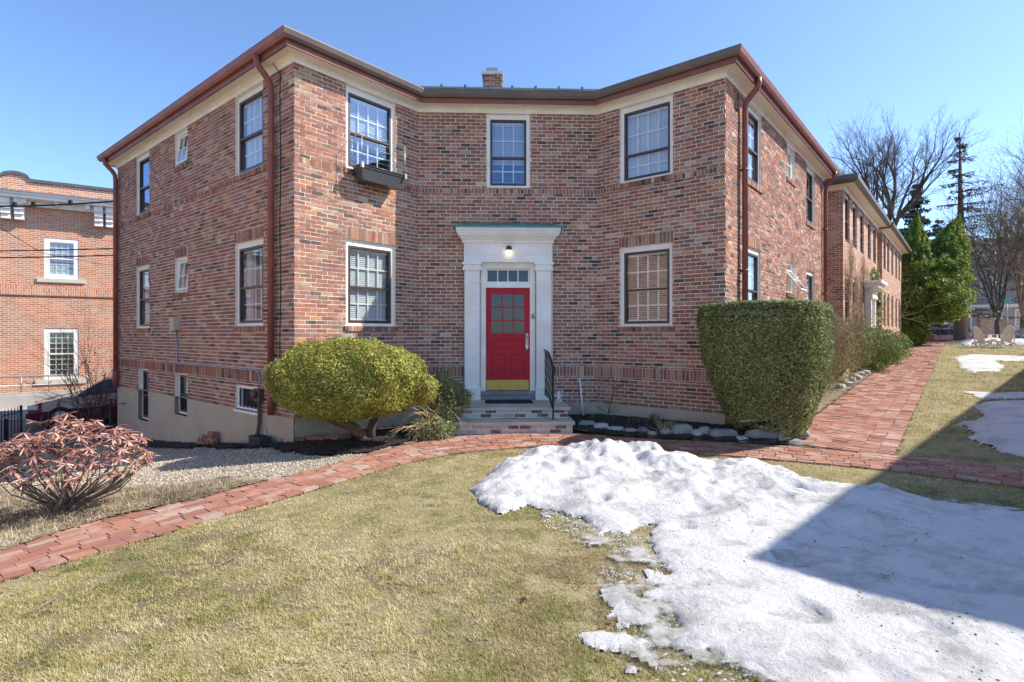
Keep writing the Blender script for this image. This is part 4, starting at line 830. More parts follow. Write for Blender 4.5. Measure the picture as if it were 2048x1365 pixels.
M_hedge = fol_mat('dark_yew_foliage', [(0, (.08, .11, .03)), (.4, (.22, .26, .09)), (.8, (.44, .46, .19)), (.97, (.66, .64, .34)), (1, (.44, .30, .14))], .3, patch=((.25, .16, .07), 2.6, .56, .70, .4))
M_ever = fol_mat('bright_evergreen_foliage', [(0, (.05, .10, .018)), (.5, (.14, .23, .035)), (1, (.34, .42, .08))], .25)
M_arbor = fol_mat('arborvitae_foliage', [(0, (.05, .10, .018)), (.4, (.19, .28, .04)), (.8, (.42, .48, .07)), (1, (.72, .70, .13))], .5)
M_spruce = fol_mat('spruce_needles', [(0, (.025, .045, .032)), (.6, (.06, .095, .065)), (1, (.12, .16, .11))], .15)
M_ivy = fol_mat('ivy_foliage', [(0, (.08, .12, .02)), (.6, (.18, .24, .04)), (1, (.33, .36, .09))], .3)
M_brownleaf = fol_mat('brown_withered_foliage', [(0, (.10, .055, .03)), (.5, (.21, .13, .075)), (1, (.35, .25, .16))], .2)
# --- round bush
g = np.random.default_rng(11)
def bush_shell(c, r, n, seed, dents=.05, depth=.16, ex=2.4):
    g = np.random.default_rng(seed); d = unit(g.normal(size=(n, 3))); k = (np.abs(d[:, 0])**ex+np.abs(d[:, 1])**ex+np.abs(d[:, 2])**ex)**(-1/ex)
    s = k*(1-depth*g.random(n)**2.2+dents*(fbm(d[:, 0]*2.5+9+d[:, 2], d[:, 1]*2.5+9-d[:, 2]*.7, 1.7, 4)-.5)*2)
    return np.array(c)+d*s[:, None]*np.array(r), unit(d/np.array(r))
def sprigs(P, Nn, k, L, seed):
    """tufts: k leaves round each point"""
    g = np.random.default_rng(seed); P2 = np.repeat(P, k, 0)+g.normal(size=(len(P)*k, 3))*L*.5; return P2, np.repeat(Nn, k, 0)
bb = np.array([-2.5, 9.45, float(H(-2.5, 9.45))]); bush = empty('round_bush', bb, 'yellow green evergreen bush clipped into a wide dome on bent trunks beside the steps', 'bush')
P, Nn = bush_shell((-2.58, 8.72, -.70), (1.17, .86, .625), 56000, 12, dents=.13, depth=.24)
P1, N1 = bush_shell((-1.48, 8.8, -.86), (.30, .32, .27), 5000, 13, ex=2, dents=.15)
P = np.concatenate([P, P1]); Nn = np.concatenate([Nn, N1]); keep = ((A[0]-P[:, 0])*W_AB.n[0]+(A[1]-P[:, 1])*W_AB.n[1] < -.03); P = P[keep]; Nn = Nn[keep]
m = MB(); Q = leaves(P, Nn, .042, .021, .55, 14); m.quads(Q, np.clip(g.random(len(Q))*.8+.1+.25*(fbm(P[:, 0]*3, P[:, 2]*3, 1, 3)-.5), 0, 1))
m.build('foliage', M_yew, bush)
m = MB(); z0 = bb[2]-.1
m.tube([bb+[0, 0, -.1], bb+[-.06, -.05, .10], bb+[-.22, -.15, .25], bb+[-.42, -.3, .36], bb+[-.6, -.4, .48], bb+[-.8, -.5, .8]], [.13, .105, .09, .08, .07, .05], 10, r=.4)
m.build('trunk', simple('peeling_trunk_bark', (.27, .15, .10), .9, .45, 12, 1, bdist=.015), bush)
m = MB(); m.tube([bb+[.08, 0, -.1], bb+[.1, -.05, .2], bb+[.2, -.2, .42], bb+[.45, -.4, .65], bb+[.7, -.5, .85]], [.08, .07, .06, .05, .03], 8); m.build('trunk', M_bark, bush)
m = MB(); PB = []
for k in range(150):
    i_ = random.randrange(len(P)); p_ = P[i_]; d_ = unit(Nn[i_]+np.array([0, 0, .5])); L_ = random.uniform(.03, .10); m.tube([p_-d_*.05, p_+d_*L_], .0025, 3); PB += [p_+d_*L_*random.uniform(.3, 1)+np.array([random.gauss(0, .012) for _ in range(3)]) for _ in range(7)]
m.build('twigs', M_bark, bush); PB = np.array(PB); m = MB(); m.quads(leaves(PB, unit(np.random.default_rng(5).normal(size=PB.shape)+[0, 0, 1]), .035, .018, .6, 6), np.random.default_rng(7).random(len(PB))*.6+.35); m.build('stray_shoots', M_yew, bush)
def twigs(m, p, d, L, r, lev, rs, spread=.6, up=.0, nch=3, sides=4, seg=3, grav=0.):
    pts = [p]; q = p; dd = d
    for i in range(seg): dd = unit(dd+np.array([rs.gauss(0, .13), rs.gauss(0, .13), rs.gauss(0, .10)+up-grav])); q = q+dd*L/seg; pts.append(q)
    rad = [r*(1-.55*i/seg) for i in range(seg+1)]; m.tube(pts, rad, sides, False, rs.random())
    if lev > 0:
        for k in range(nch):
            f = .3+.7*(k+rs.random())/nch; i = min(int(f*seg), seg-1); b = pts[i]+(pts[i+1]-pts[i])*(f*seg-i)
            nd = unit(dd+np.array([rs.gauss(0, spread), rs.gauss(0, spread), rs.gauss(0, spread*.6)])); twigs(m, b, nd, L*(.5+.3*rs.random()), rad[i]*.62, lev-1, rs, spread, up, nch, max(3, sides-1), max(2, seg-1), grav)
    return pts
rs = random.Random(5)
# --- straggly shrub between bush and steps
sb0 = xyz((-1.35, 9.7)); sh = empty('straggly_shrub', sb0, 'low dark green shrub with bare sprawling twigs left of the steps', 'shrub')
P, Nn = bush_shell((-1.25, 9.95, -1.25), (.42, .5, .58), 9000, 21, .3, .5, 2); P1, N1 = bush_shell((-1.35, 9.35, -1.62), (.42, .32, .22), 4000, 22, .3, .6, 2); P2, N2 = bush_shell((-1.0, 10.0, -1.15), (.3, .3, .22), 2500, 23, .3, .6, 2)
P = np.concatenate([P, P1, P2]); Nn = np.concatenate([Nn, N1, N2]); m = MB(); m.quads(leaves(P, Nn, .05, .014, 1., 24), g.random(len(P))*.9); m.build('foliage', M_hedge, sh)
m = MB()
for k in range(16): twigs(m, sb0+[rs.uniform(-.25, .1), rs.uniform(-.2, .2), rs.uniform(0, .3)], unit(np.array([rs.gauss(-.1, .5), rs.gauss(-.5, .3), rs.uniform(-.1, .9)])), .55, .012, 2, rs, .55, 0, 3, 4, 3, .12)
m.build('branches', M_blond, sh)
# --- clipped wedge hedge on the right
hc = np.array([4.18, 9.2, float(H(4.18, 9.2))]); hd = empty('clipped_hedge', hc, 'large dark green clipped yew hedge tapering down to a narrow foot at the house corner', 'hedge')
nV = W_DF.n   # outward normal of the right wall (-V)
hL = np.array([3.17, 9.2])   # rear-left top corner
def hedge_pts(n, seed):
    g = np.random.default_rng(seed); z = g.random(n)**.8; a = g.random(n)*2*math.pi
    ex = 4.5; cs, sn = np.cos(a), np.sin(a); k = (np.abs(cs)**ex+np.abs(sn)**ex)**(-1/ex); top = g.random(n) < .28; rr_ = np.where(top, np.sqrt(g.random(n)), 1-.16*g.random(n)**2.)
    zz = np.where(top, 1-.05*g.random(n), z); wid = .56+.44*np.clip((zz)/.60, 0, 1)**.85
    wid = wid*np.where(zz > .93, 1-.06*((zz-.93)/.07)**2, 1)
    lu = cs*k*rr_*wid; lv = sn*k*rr_*wid   # local units -1..1
    ctr = hL+nV*.86+U*.55; shift = (1-np.clip(zz/.8, 0, 1))
    half_v, half_u = .90, 1.02
    xy = ctr+U[None]*(lu*half_u-.0*shift)[:, None]+nV[None]*(lv*half_v)[:, None]+np.array([.12, .1])[None]*shift[:, None]
    b = 1+.10*(fbm(a*2.2+8, zz*5+3, 1.2, 4)-.5)
    xy = ctr+(xy-ctr)*b[:, None]; dome = .07*np.clip(1-(lu**2+lv**2)*.6, 0, 1)
    Z = hc[2]+.08+zz*(.47-hc[2]-.08)+np.where(zz > .9, dome, 0)
    nn = np.concatenate([U[None]*(cs*np.abs(cs)**3)[:, None]+nV[None]*(sn*np.abs(sn)**3)[:, None], np.where(zz > .94, 2., -.35)[:, None]], 1)
    return np.concatenate([xy, Z[:, None]], 1), unit(nn), zz
P, Nn, zz = hedge_pts(135000, 31); hole = fbm(P[:, 0]*3+P[:, 1]*2, P[:, 2]*4, 1.6, 4); keep = (zz > .38) | (hole > .34+.22*(.38-zz)) ; keep &= ((P[:, 0]-D[0])*W_DF.n[0]+(P[:, 1]-D[1])*W_DF.n[1] > .04) | ((P[:, 0]-D[0])*W_CD.n[0]+(P[:, 1]-D[1])*W_CD.n[1] > .04)
P, Nn = P[keep], Nn[keep]; m = MB(); Q = leaves(P, Nn, .042, .019, .6, 32); m.quads(Q, np.clip(g.random(len(Q))*.85+.1*(fbm(P[:, 0]*4, P[:, 2]*4, 1, 3)), 0, 1)); m.build('foliage', M_hedge, hd)
m = MB(); ctr = np.append(hL+nV*.86+U*.55, 0)
for k in range(12):
    a = k*.52; tip = ctr+np.append(U*math.cos(a)*.7+nV*math.sin(a)*.6, rs.uniform(-.3, .2)); m.tube([hc+[.05*math.cos(a), .05*math.sin(a), -.05], hc+(tip-hc)*.3+[0, 0, .1], hc+(tip-hc)*.65, tip], [.04, .032, .025, .012], 5)
    for j in range(5): twigs(m, hc+(tip-hc)*rs.uniform(.3, .95), unit(np.array([rs.gauss(0, 1), rs.gauss(0, 1), rs.gauss(.2, .5)])), .35, .008, 1, rs)
m.tube([hc-[0, 0, .1], hc+[0, 0, .2]], [.12, .10], 10); m.build('trunk', M_bark, hd)
# --- shrubs behind, along the walk
def along(s, off): return q1+dirp*s+ndp*off        # s metres up the walk, off to the right of its right edge
def shrub(name, s, off, r, h, n, mat, label, cat, seed, stems=0, stem_mat=None, leaf=(.05, .02), lean=(0, 0), ex=2.5, dents=.25, depth=.35, lev=3, clear=0., spread=.45):
    p = along(s, off); b = xyz(p); o = empty(name, b, label, cat)
    if n:
        P, Nn = bush_shell((p[0]+lean[0], p[1]+lean[1], b[2]+clear+(h-clear)/2), (r, r, (h-clear)/2), n, seed, dents, depth, ex); m = MB(); gg = np.random.default_rng(seed); m.quads(leaves(P, Nn, leaf[0], leaf[1], .9, seed+1), gg.random(len(P))); m.build('foliage', mat, o)
    if stems:
        m = MB(); q = random.Random(seed)
        for k in range(stems):
            a = q.random()*6.28; e = .25+.6*q.random(); twigs(m, b+[.12*r*math.cos(a), .12*r*math.sin(a), 0], unit(np.array([math.cos(a)*e*r, math.sin(a)*e*r, h*.8])), h*.62, .010+.004*h, lev, q, spread, .03, 4, 4, 4)
        m.build('branches', stem_mat or M_twig, o)
    return o
def tuft(o_s, o_off, n, r, h, seed, mat, label):
    p = along(o_s, o_off); b = xyz(p); q = random.Random(seed); m = MB()
    for k in range(n):
        a = q.random()*6.28; d = unit(np.array([math.cos(a)*.5*r, math.sin(a)*.5*r, h])); twigs(m, b+[.45*r*math.cos(a)*q.random(), .45*r*math.sin(a)*q.random(), 0], d, h*q.uniform(.5, .8), .008, 2, q, .4, 0, 4, 3, 3, .05)
    return tag(m.build('dry_shrub', mat, None, b), label, 'shrub')
tuft(3.2, -2.25, 90, 1.0, 2.15, 41, M_twig, 'brown leafless twiggy shrub right behind the clipped hedge')
tuft(4.7, -2.35, 90, .95, 2.2, 42, M_twig, 'taller brown twiggy shrub second behind the clipped hedge')
shrub('yew_shrub', 6.8, -2.3, .95, 2.05, 12000, M_hedge, 'loose dark green yew shrub mixed with dry stems midway along the walk', 'shrub', 43, 26, M_twig)
shrub('yew_shrub', 9.3, -2.25, 1.0, 1.85, 12000, M_ever, 'bushy green yew shrub with bare lower branches beside the walk', 'shrub', 45, 20, M_twig, clear=.3)
shrub('low_evergreen', 13.2, -2.0, 1.2, 1.5, 12000, M_ever, 'low spreading bright evergreen nearest the brick walk', 'shrub', 47, 12, M_darktwig, leaf=(.09, .03), lean=(-.1, 0))
shrub('low_evergreen', 16.6, -1.9, 1.1, 1.3, 9000, M_ever, 'low fan shaped evergreen in front of the stone bench', 'shrub', 49, 0, leaf=(.10, .03))
shrub('bare_shrub', 14.6, -3.6, 1.8, 4.1, 0, None, 'tall straw coloured leafless shrub before the white side door', 'shrub', 51, 34, M_blond, lev=3, spread=.55)
shrub('bare_shrub', 18.6, -3.9, 1.6, 3.5, 0, None, 'smaller straw coloured leafless shrub farther along the walk', 'shrub', 53, 26, M_blond, lev=3, spread=.55)
# --- leaning arborvitae
ap = along(30.5, -2.2); ab = xyz(ap); av = empty('arborvitae', ab, 'tall twin topped arborvitae leaning right over the end of the brick walk', 'tree'); AVP = []; AVN = []
def lobe(p0, p1, r0, r1, n, seed):
    g = np.random.default_rng(seed); t_ = g.random(n); a = g.random(n)*6.283; ax = p1-p0; prof = np.sin(np.clip(t_*1.02, 0, 1)**.55*math.pi)**.7; rad = (r0*(1-t_)+r1*t_)*prof*(1-.3*g.random(n)**2)*(1+.5*(fbm(a*2+seed, t_*9, 1.8, 4)-.5)*2)
    x = unit(np.cross(ax, [0, 1, 0])); y = unit(np.cross(ax, x)); d = np.cos(a)[:, None]*x+np.sin(a)[:, None]*y; AVP.append(p0+t_[:, None]*ax+d*rad[:, None]); AVN.append(unit(d+np.array([0, 0, .2])))
Yv = ab[1]; s_ = Yv/F_PX
X_ = lambda px, py, dy=0: np.array([(px-1024)*(Yv+dy)/F_PX, Yv+dy, (Y_H-py)*(Yv+dy)/F_PX])
lobe(X_(1822, 640), X_(1834, 425), 1.75, .75, 20000, 61); lobe(X_(1850, 640), X_(1918, 432), 1.9, 1.25, 26000, 62); lobe(X_(1800, 625), X_(1812, 505, -.5), 1.1, .7, 9000, 63); lobe(X_(1818, 692), X_(1830, 570, -.3), .95, .8, 8000, 64); lobe(X_(1800, 640), X_(1890, 520, -.8), 1.2, 1.1, 9000, 65); lobe(X_(1800, 688), X_(1812, 610, -.5), .7, .7, 5000, 66)
P = np.concatenate(AVP); Nn = np.concatenate(AVN); m = MB(); m.quads(leaves(P, Nn, .17, .08, .55, 66), np.clip(np.random.default_rng(3).random(len(P))*.7+.5*(fbm(P[:, 0]*1.5, P[:, 2]*1.5, 1, 3)-.3), 0, 1)); m.build('foliage', M_arbor, av)
m = MB(); m.tube([ab-[0, 0, .2], X_(1838, 640), X_(1850, 590), X_(1880, 500), X_(1905, 450)], [.28, .24, .2, .1, .04], 8); m.tube([X_(1838, 650), X_(1832, 560), X_(1834, 450)], [.2, .14, .04], 8); m.tube([xyz(ap+np.array([-.8, 0])), X_(1800, 640), X_(1790, 600)], [.09, .07, .04], 6); m.build('trunk', simple('reddish_bark', (.22, .13, .085), .9, .3), av)
# --- trees
def bare_tree(name, base, top, crown_w, label, seed, trunk_r, fork, mat, lev=5, nch=4, twigm=None, up=.06, spread=.42, n0=6, lean=0., lk=.40):
    base = np.array(base); o = empty(name, base, label, 'tree'); q = random.Random(seed); h = top-base[2]; fz = fork-base[2]
    m = MB(); tr_ = [base-[0, 0, .3], base+[.05, 0, fz*.35], base+[lean*.5, .05, fz*.7], base+[lean, 0, fz]]; m.tube(tr_, [trunk_r*1.25, trunk_r, trunk_r*.9, trunk_r*.85], 10, r=.4); m.build('trunk', mat, o)
    m = MB(); cr = h-fz
    for k in range(n0):
        a = k*6.283/n0+q.uniform(-.4, .4); e = q.uniform(.25, .85) if k else .05
        d = unit(np.array([math.cos(a)*e*crown_w/cr, math.sin(a)*e*crown_w/cr, 1.])); L = cr*lk*q.uniform(.9, 1.1)
        grow(m, tr_[-1]-[0, 0, fz*.12*q.random()], d, L, trunk_r*.5, lev, q, spread, nch, up)
    m.build('crown', twigm or mat, o); return o
def grow(m, p, d, L, r, lev, q, spread, nch, up):
    seg = 3 if lev > 1 else 2; pts = [p]; dd = d
    for i in range(seg): dd = unit(dd+np.array([q.gauss(0, .10), q.gauss(0, .10), q.gauss(0, .07)+up])); pts.append(pts[-1]+dd*L/seg)
    rr_ = max(r*.6, .006); rad = [r+(rr_-r)*i/seg for i in range(seg+1)]; m.tube(pts, rad, 6 if lev > 3 else (4 if lev > 1 else 3), False, q.random())
    if lev <= 0: return
    for k in range(nch):
        f = 1 if k == 0 else q.uniform(.35, 1); i = min(int(f*seg), seg-1); b = pts[i]+(pts[i+1]-pts[i])*(f*seg-i); sp = spread*(.55 if k == 0 else 1.15)
        nd = unit(dd+np.array([q.gauss(0, sp), q.gauss(0, sp), q.gauss(0, sp*.7)])); grow(m, b, nd, L*q.uniform(.55, .85), rad[i]*(.8 if k == 0 else .55), lev-1, q, spread, nch, up)
M_gbark = simple('beech_bark', (.11, .10, .09), .9, .25, 3, .6, bdist=.02)
bare_tree('bare_tree', (30.6, 45, -.9), 18.2, 12.5, 'large fan shaped bare tree rising behind the brick houses', 71, .42, 8.8, M_gbark, 6, 3, M_darktwig, .03, .36, 10, lk=.305)
Mt = [(40.5, 46, 13, .2, 'thin bare tree standing left of the larch in the background'), (44.5, 48, 15, .22, 'brown bare tree right of the larch before the pale house'), (49.5, 52, 14, .25, 'bare tree with a dense crown above the lawn chairs'), (41.8, 43.5, 10.5, .15, 'small multi stemmed bare tree nearest the green street sign')]
for i, (x, y, tz, tr, lb) in enumerate(Mt): bare_tree('bare_tree', xyz((x, y)), tz, 4.5 if i < 3 else 3, lb, 80+i, tr, 1.2+i*.3, M_darktwig, 4, 4, M_twig if i % 2 else M_darktwig, .03, .5, 7)
bare_tree('bare_tree', xyz((36.3, 36.5)), 13.5, 5.5, 'big bare tree reaching in from the right edge of the picture', 91, .24, 3., M_darktwig, 5, 3, M_darktwig, .02, .42, 7, lean=-.2)
def conifer(name, base, top, w0, label, mat, seed, whorl=.55, droop=.1, bare=.15, needle=(.22, .06), n_n=26, trunk_r=.3, side=None, tw=None, gap=0.):
    base = np.array(base); o = empty(name, base, label, 'tree'); q = random.Random(seed); h = top-base[2]; m = MB(); m.tube([base-[0, 0, .3], base+[.1, 0, h*.5], base+[0, 0, h]], [trunk_r, trunk_r*.6, .03], 8); m.build('trunk', M_bark if mat is M_spruce else simple('larch_bark', (.13, .095, .075), .95, .3, 2, 1, bdist=.03), o)
    br = MB(); PN = []; z = h*bare
    while z < h*.99:
        f = 1-(z-h*bare)/(h*(1-bare)); R_ = w0*(f**.8)*q.uniform(.7, 1.15)+.25
        for k in range(5):
            a = q.random()*6.283
            if q.random() < gap: continue
            rr_ = R_*q.uniform(.5, 1.1)
            if side is not None: rr_ *= max(.35, 1+.75*(math.cos(a)*side))
            d = np.array([math.cos(a), math.sin(a), 0]); p0 = base+[0, 0, z]; pts = [p0, p0+d*rr_*.5+[0, 0, rr_*(.06-droop*.5)], p0+d*rr_+[0, 0, -droop*rr_+.12*rr_*(f < .4)]]; br.tube(pts, [.035+.03*f*trunk_r/.3, .025, .008], 4, False)
            for s in range(int(n_n*(.3+rr_/max(w0, .1)))):
                u_ = q.uniform(.25, 1); pp = pts[0]*(1-u_)**2+2*u_*(1-u_)*pts[1]+u_*u_*pts[2]; side_ = np.array([-d[1], d[0], 0])*q.gauss(0, .16*rr_*(1.1-u_)+.05); PN.append(pp+side_+[0, 0, -abs(q.gauss(0, .12))])
        z += whorl*q.uniform(.7, 1.2)
    br.build('branches', tw or M_darktwig, o); P = np.array(PN); Nn = unit(np.random.default_rng(seed).normal(size=P.shape)*[.5, .5, 1]); c = MB(); c.quads(leaves(P, Nn, needle[0], needle[1], .6, seed), np.random.default_rng(seed+1).random(len(P))); c.build('foliage', mat, o); return o
conifer('spruce_tree', (38.2, 52, -.9), 14.4, 3.6, 'dark blue green spruce rising behind the arborvitae', M_spruce, 95, .4, .12, .1, (.42, .13), 60)
conifer('spruce_tree', (44., 57, -.9), 12.0, 3.6, 'second blurry spruce between the arborvitae and the larch', M_spruce, 96, .4, .12, .1, (.42, .13), 50)
M_larchn = fol_mat('brown_larch_tufts', [(0, (.05, .032, .022)), (.6, (.10, .065, .04)), (1, (.17, .12, .08))], .1)
conifer('larch_tree', xyz((34.1, 42)), 15.4, 3.9, 'tall leafless larch with a straight trunk and long drooping side branches', M_larchn, 97, .62, .05, .13, (.30, .07), 46, .42, .45, M_darktwig, .1)
conifer('larch_tree', xyz((36.5, 36.2)), 12.8, 3.6, 'drooping larch at the right edge of the picture', M_larchn, 98, .6, .05, .2, (.26, .07), 36, .3, -.4, M_darktwig, .15)
m = MB(); q_ = random.Random(9)
for (x0, y0, x1, y1) in ((38.5, 41.5, 52, 43.5),):
    for k in range(420):
        f = q_.random(); b = xyz((x0+(x1-x0)*f, y0+(y1-y0)*f+q_.gauss(0, .5))); twigs(m, b, unit(np.array([q_.gauss(0, .3), q_.gauss(0, .3), 1])), q_.uniform(.9, 1.5), .012, 1, q_, .5, 0, 4, 3, 2)
tag(m.build('bare_hedge', M_twig, None, xyz((44, 42.5))), 'long brown leafless hedge across the back of the lawn', 'hedge')
# --- rhododendron in the left foreground
rb_ = xyz(G(131, 1030)); rh = empty('rhododendron', rb_, 'rhododendron with copper brown curled leaves in whorls beside the left path', 'shrub'); q_ = random.Random(21); m = MB(); lf_ = MB(); rs_ = rb_[1]/F_PX
M_rhodo = rnd_mat('copper_rhododendron_leaf', [(0, (.17, .065, .045)), (.35, (.36, .145, .10)), (.7, (.54, .28, .215)), (.93, (.72, .48, .40)), (1, (.50, .32, .08))], .34, 'LINEAR', None, 0, 20, .1, transl=.12)
def rleaf(mb, p, d, up, L, W_, r):
    s_ = unit(np.cross(d, up)); pts = []; 
    for i, (f, ww) in enumerate(((0, .12), (.3, .85), (.65, 1), (1, .1))):
        c_ = p+d*L*f-np.array([0, 0, 1])*L*.22*f*f; pts.append((c_-s_*W_*ww*.5-up*W_*.25*ww, c_, c_+s_*W_*ww*.5-up*W_*.25*ww))
    for a_, b_ in zip(pts, pts[1:]): mb.face([a_[0], a_[1], b_[1], b_[0]], r); mb.face([a_[1], a_[2], b_[2], b_[1]], r)
def whorl(p):
    n = q_.randint(6, 9); tilt = q_.uniform(-.25, .45); a0 = q_.random()*6.28; ax = unit(np.array([q_.gauss(0, .3), q_.gauss(-.1, .3), 1]))
    x = unit(np.cross(ax, [1, 0.1, 0])); y = np.cross(ax, x)
    for k in range(n):
        a = a0+k*6.283/n+q_.gauss(0, .15); e = q_.uniform(-.35, .45); d = unit(x*math.cos(a)+y*math.sin(a)+ax*e-np.array([0, 0, .35*q_.random()])); rleaf(lf_, p, d, ax, q_.uniform(.06, .125), q_.uniform(.015, .028), q_.random())
tips = []
for k in range(225):
    a = q_.random()*6.283; r_ = math.sqrt(q_.random()); px = 143+152*r_*math.cos(a); yy = r_*math.sin(a)*.55
    top = .46+.62*math.sqrt(max(0, 1-r_*r_)); low = .40+.12*q_.random(); hh = low+(top-low)*(q_.random()**.55)+q_.gauss(0, .03)
    if px > 190: hh = max(hh, .42+(px-190)*.0012)
    if px < 80: hh = min(hh, .80)
    tips.append(np.array([(px-1024)*rs_, rb_[1]+yy, rb_[2]+hh]))
for tp in tips:
    whorl(tp); o_ = [c for c in tips if np.linalg.norm(c-tp) > .05 and c[2] < tp[2]]
    if o_: near = min(o_, key=lambda c: np.linalg.norm(c-tp)); m.tube([tp, (tp+near)/2-[0, 0, .03], near-[0, 0, .04]], [.003, .004, .005], 4, False, .5)
    if q_.random() < .14: b0 = rb_+[q_.gauss(0, .04), q_.gauss(0, .04), .1]; mid = b0+(tp-b0)*.55+np.array([(tp-b0)[0]*.15, q_.gauss(0, .05), -.08]); m.tube([b0, b0+(mid-b0)*.5+[q_.gauss(0, .03), 0, -.02], mid, tp-[0, 0, .1], tp], [.013, .010, .008, .005, .004], 4, False, .5)
for dx, dy, hz in ((.5, .1, .35), (.62, 0, .45), (-.45, .05, .3), (-.7, 0, .45), (.2, -.2, .5), (-.2, .2, .5), (0, 0, .6)):
    m.tube([rb_, rb_+[dx*.3, dy, .12], rb_+[dx*.7, dy, hz*.6], rb_+[dx, dy*1.5, hz]], [.022, .02, .015, .01], 6, False, .5)
lf_.build('leaves', M_rhodo, rh); m.build('branches', simple('grey_rhododendron_stem', (.16, .12, .095), .9, .3, 30), rh)
# --- leafless red berried shrub behind the fence
bp = xyz((-12.1, 15.9)); o = empty('berry_shrub', bp, 'leafless dark twiggy shrub with withered red leaves before the maroon car', 'shrub'); q_ = random.Random(31); m = MB(); tp = []
for k in range(15):
    pts = twigs(m, bp+[q_.gauss(.1, .35), q_.gauss(0, .15), 0], unit(np.array([q_.gauss(-.05, .35), q_.gauss(0, .2), 1])), q_.uniform(1.3, 2.3), .014, 2, q_, .35, 0, 4, 4, 4)
    tp += [pts[-1]+np.array([q_.gauss(0, .2), q_.gauss(0, .2), q_.gauss(-.1, .25)]) for _ in range(14)]+[pts[2]+np.array([q_.gauss(0, .25), q_.gauss(0, .2), q_.gauss(0, .3)]) for _ in range(10)]
m.build('branches', M_darktwig, o); P = np.array(tp); m = MB(); m.quads(leaves(P, unit(np.random.default_rng(1).normal(size=P.shape)), .055, .04, 1, 2), np.random.default_rng(4).random(len(P))); m.build('leaves', rnd_mat('withered_red_leaf', [(0, (.06, .02, .018)), (1, (.17, .06, .045))], .7), o)
# --- small plants in the bed
def daff(px, py, n, h, label):
    b = xyz(G(px, py), .03); q = random.Random(px); m = MB()
    for k in range(n):
        a = q.random()*6.28; p = b+[q.gauss(0, .05), q.gauss(0, .03), 0]; d = np.array([math.cos(a)*.25, math.sin(a)*.25, 1])*h*q.uniform(.6, 1); s = np.array([math.sin(a), -math.cos(a), 0])*.006
        m.face([p-s, p+s, p+d*.6+s, p+d*.6-s], q.random()); m.face([p+d*.6-s, p+d*.6+s, p+d+np.array([math.cos(a), math.sin(a), -.3])*h*.12])
    return tag(m.build('daffodil_shoots', M_ivy, None, b), label, 'plant')
for px, py, n, h, lb in ((1190, 842, 26, .19, 'tuft of green bulb shoots just right of the white stake'), (1205, 845, 12, .14, 'small green shoots second from the white stake'), (1228, 846, 14, .15, 'thin pale green shoots behind the third edging stone'), (1268, 853, 26, .2, 'bright green shoots with yellow tips in the middle of the bed'), (1290, 852, 10, .14, 'sparse shoots beside the dry tuft'), (1308, 846, 30, .2, 'green shoots behind the dry tuft'), (1357, 858, 40, .19, 'dense green bulb shoots right of the dry tuft')): daff(px, py, n, h, lb)
b = xyz(G(1325, 868), .03); m = MB(); q_ = random.Random(77)
for k in range(34): twigs(m, b+[q_.gauss(0, .06), q_.gauss(0, .04), 0], unit(np.array([q_.gauss(0, .9), q_.gauss(-.1, .5), .8])), q_.uniform(.1, .24), .004, 1, q_, .5, 0, 3, 3, 2)
tag(m.build('dry_tuft', M_blond, None, b), 'dry tan tuft of cut stalks behind the edging stones', 'plant')
b = xyz(G(1214, 850), .02); m = MB(); m.tube([b, b+[.06, .05, .3], b+[.13, .1, .55], b+[.17, .12, .75]], [.014, .011, .008, .004], 5)
for k in range(12): twigs(m, b+np.array([.13, .1, .55])*q_.uniform(.3, 1.3), unit(np.array([q_.gauss(.1, .8), q_.gauss(0, .5), .5])), .28, .005, 1, q_, .5)
tag(m.build('twiggy_sapling', simple('red_twig', (.15, .07, .055), .8), None, b), 'bare reddish sapling leaning right in the stone edged bed', 'plant')
m = MB(); b = xyz(G(1182, 1018), .02)
P = b+np.random.default_rng(5).normal(size=(260, 3))*[.035, .03, .012]+[0, 0, .02]; m.quads(leaves(P, unit(np.random.default_rng(6).normal(size=P.shape)), .03, .012, 1, 7), np.random.default_rng(8).random(260)); tag(m.build('green_tuft', M_ivy, None, b), 'small tuft of green weeds at the edge of the snow bank', 'plant')
# ================================================================ objects
# edging stones
M_fstone = rnd_mat('field_stone', [(0, (.22, .21, .20)), (.4, (.32, .30, .27)), (.7, (.42, .37, .29)), (1, (.50, .50, .50))], .9, 'LINEAR', (.5, .48, .45), .4, 14, .8, .01)
def stone(p, l, w_, h, rz, r, label, group=None, seed=0, white=False):
    bm = MB(); g_ = np.random.default_rng(seed); n = 10; ca, sa = math.cos(rz), math.sin(rz); rings = []
    for (f, z) in ((.88, -.08), (1., .1*h), (1.0, .55*h), (.86, .85*h), (.5, 1.0*h)):
        rg = []
        for k in range(n):
            a = 2*math.pi*k/n; ex = 3.5; kk = (abs(math.cos(a))**ex+abs(math.sin(a))**ex)**(-1/ex)*f; x = math.cos(a)*kk*l/2*(1+g_.normal()*.05); y = math.sin(a)*kk*w_/2*(1+g_.normal()*.07)
            rg.append((p[0]+x*ca-y*sa, p[1]+x*sa+y*ca, p[2]+z+g_.normal()*.006+x*.08*math.sin(seed)))
        rings.append(rg)
    for a_, b_ in zip(rings, rings[1:]):
        for k in range(n): bm.face([a_[k], a_[(k+1) % n], b_[(k+1) % n], b_[k]], r)
    bm.face(rings[-1], r); o = bm.build('edging_stone', M_fstone, None, p); tag(o, label, 'stone', group); return o
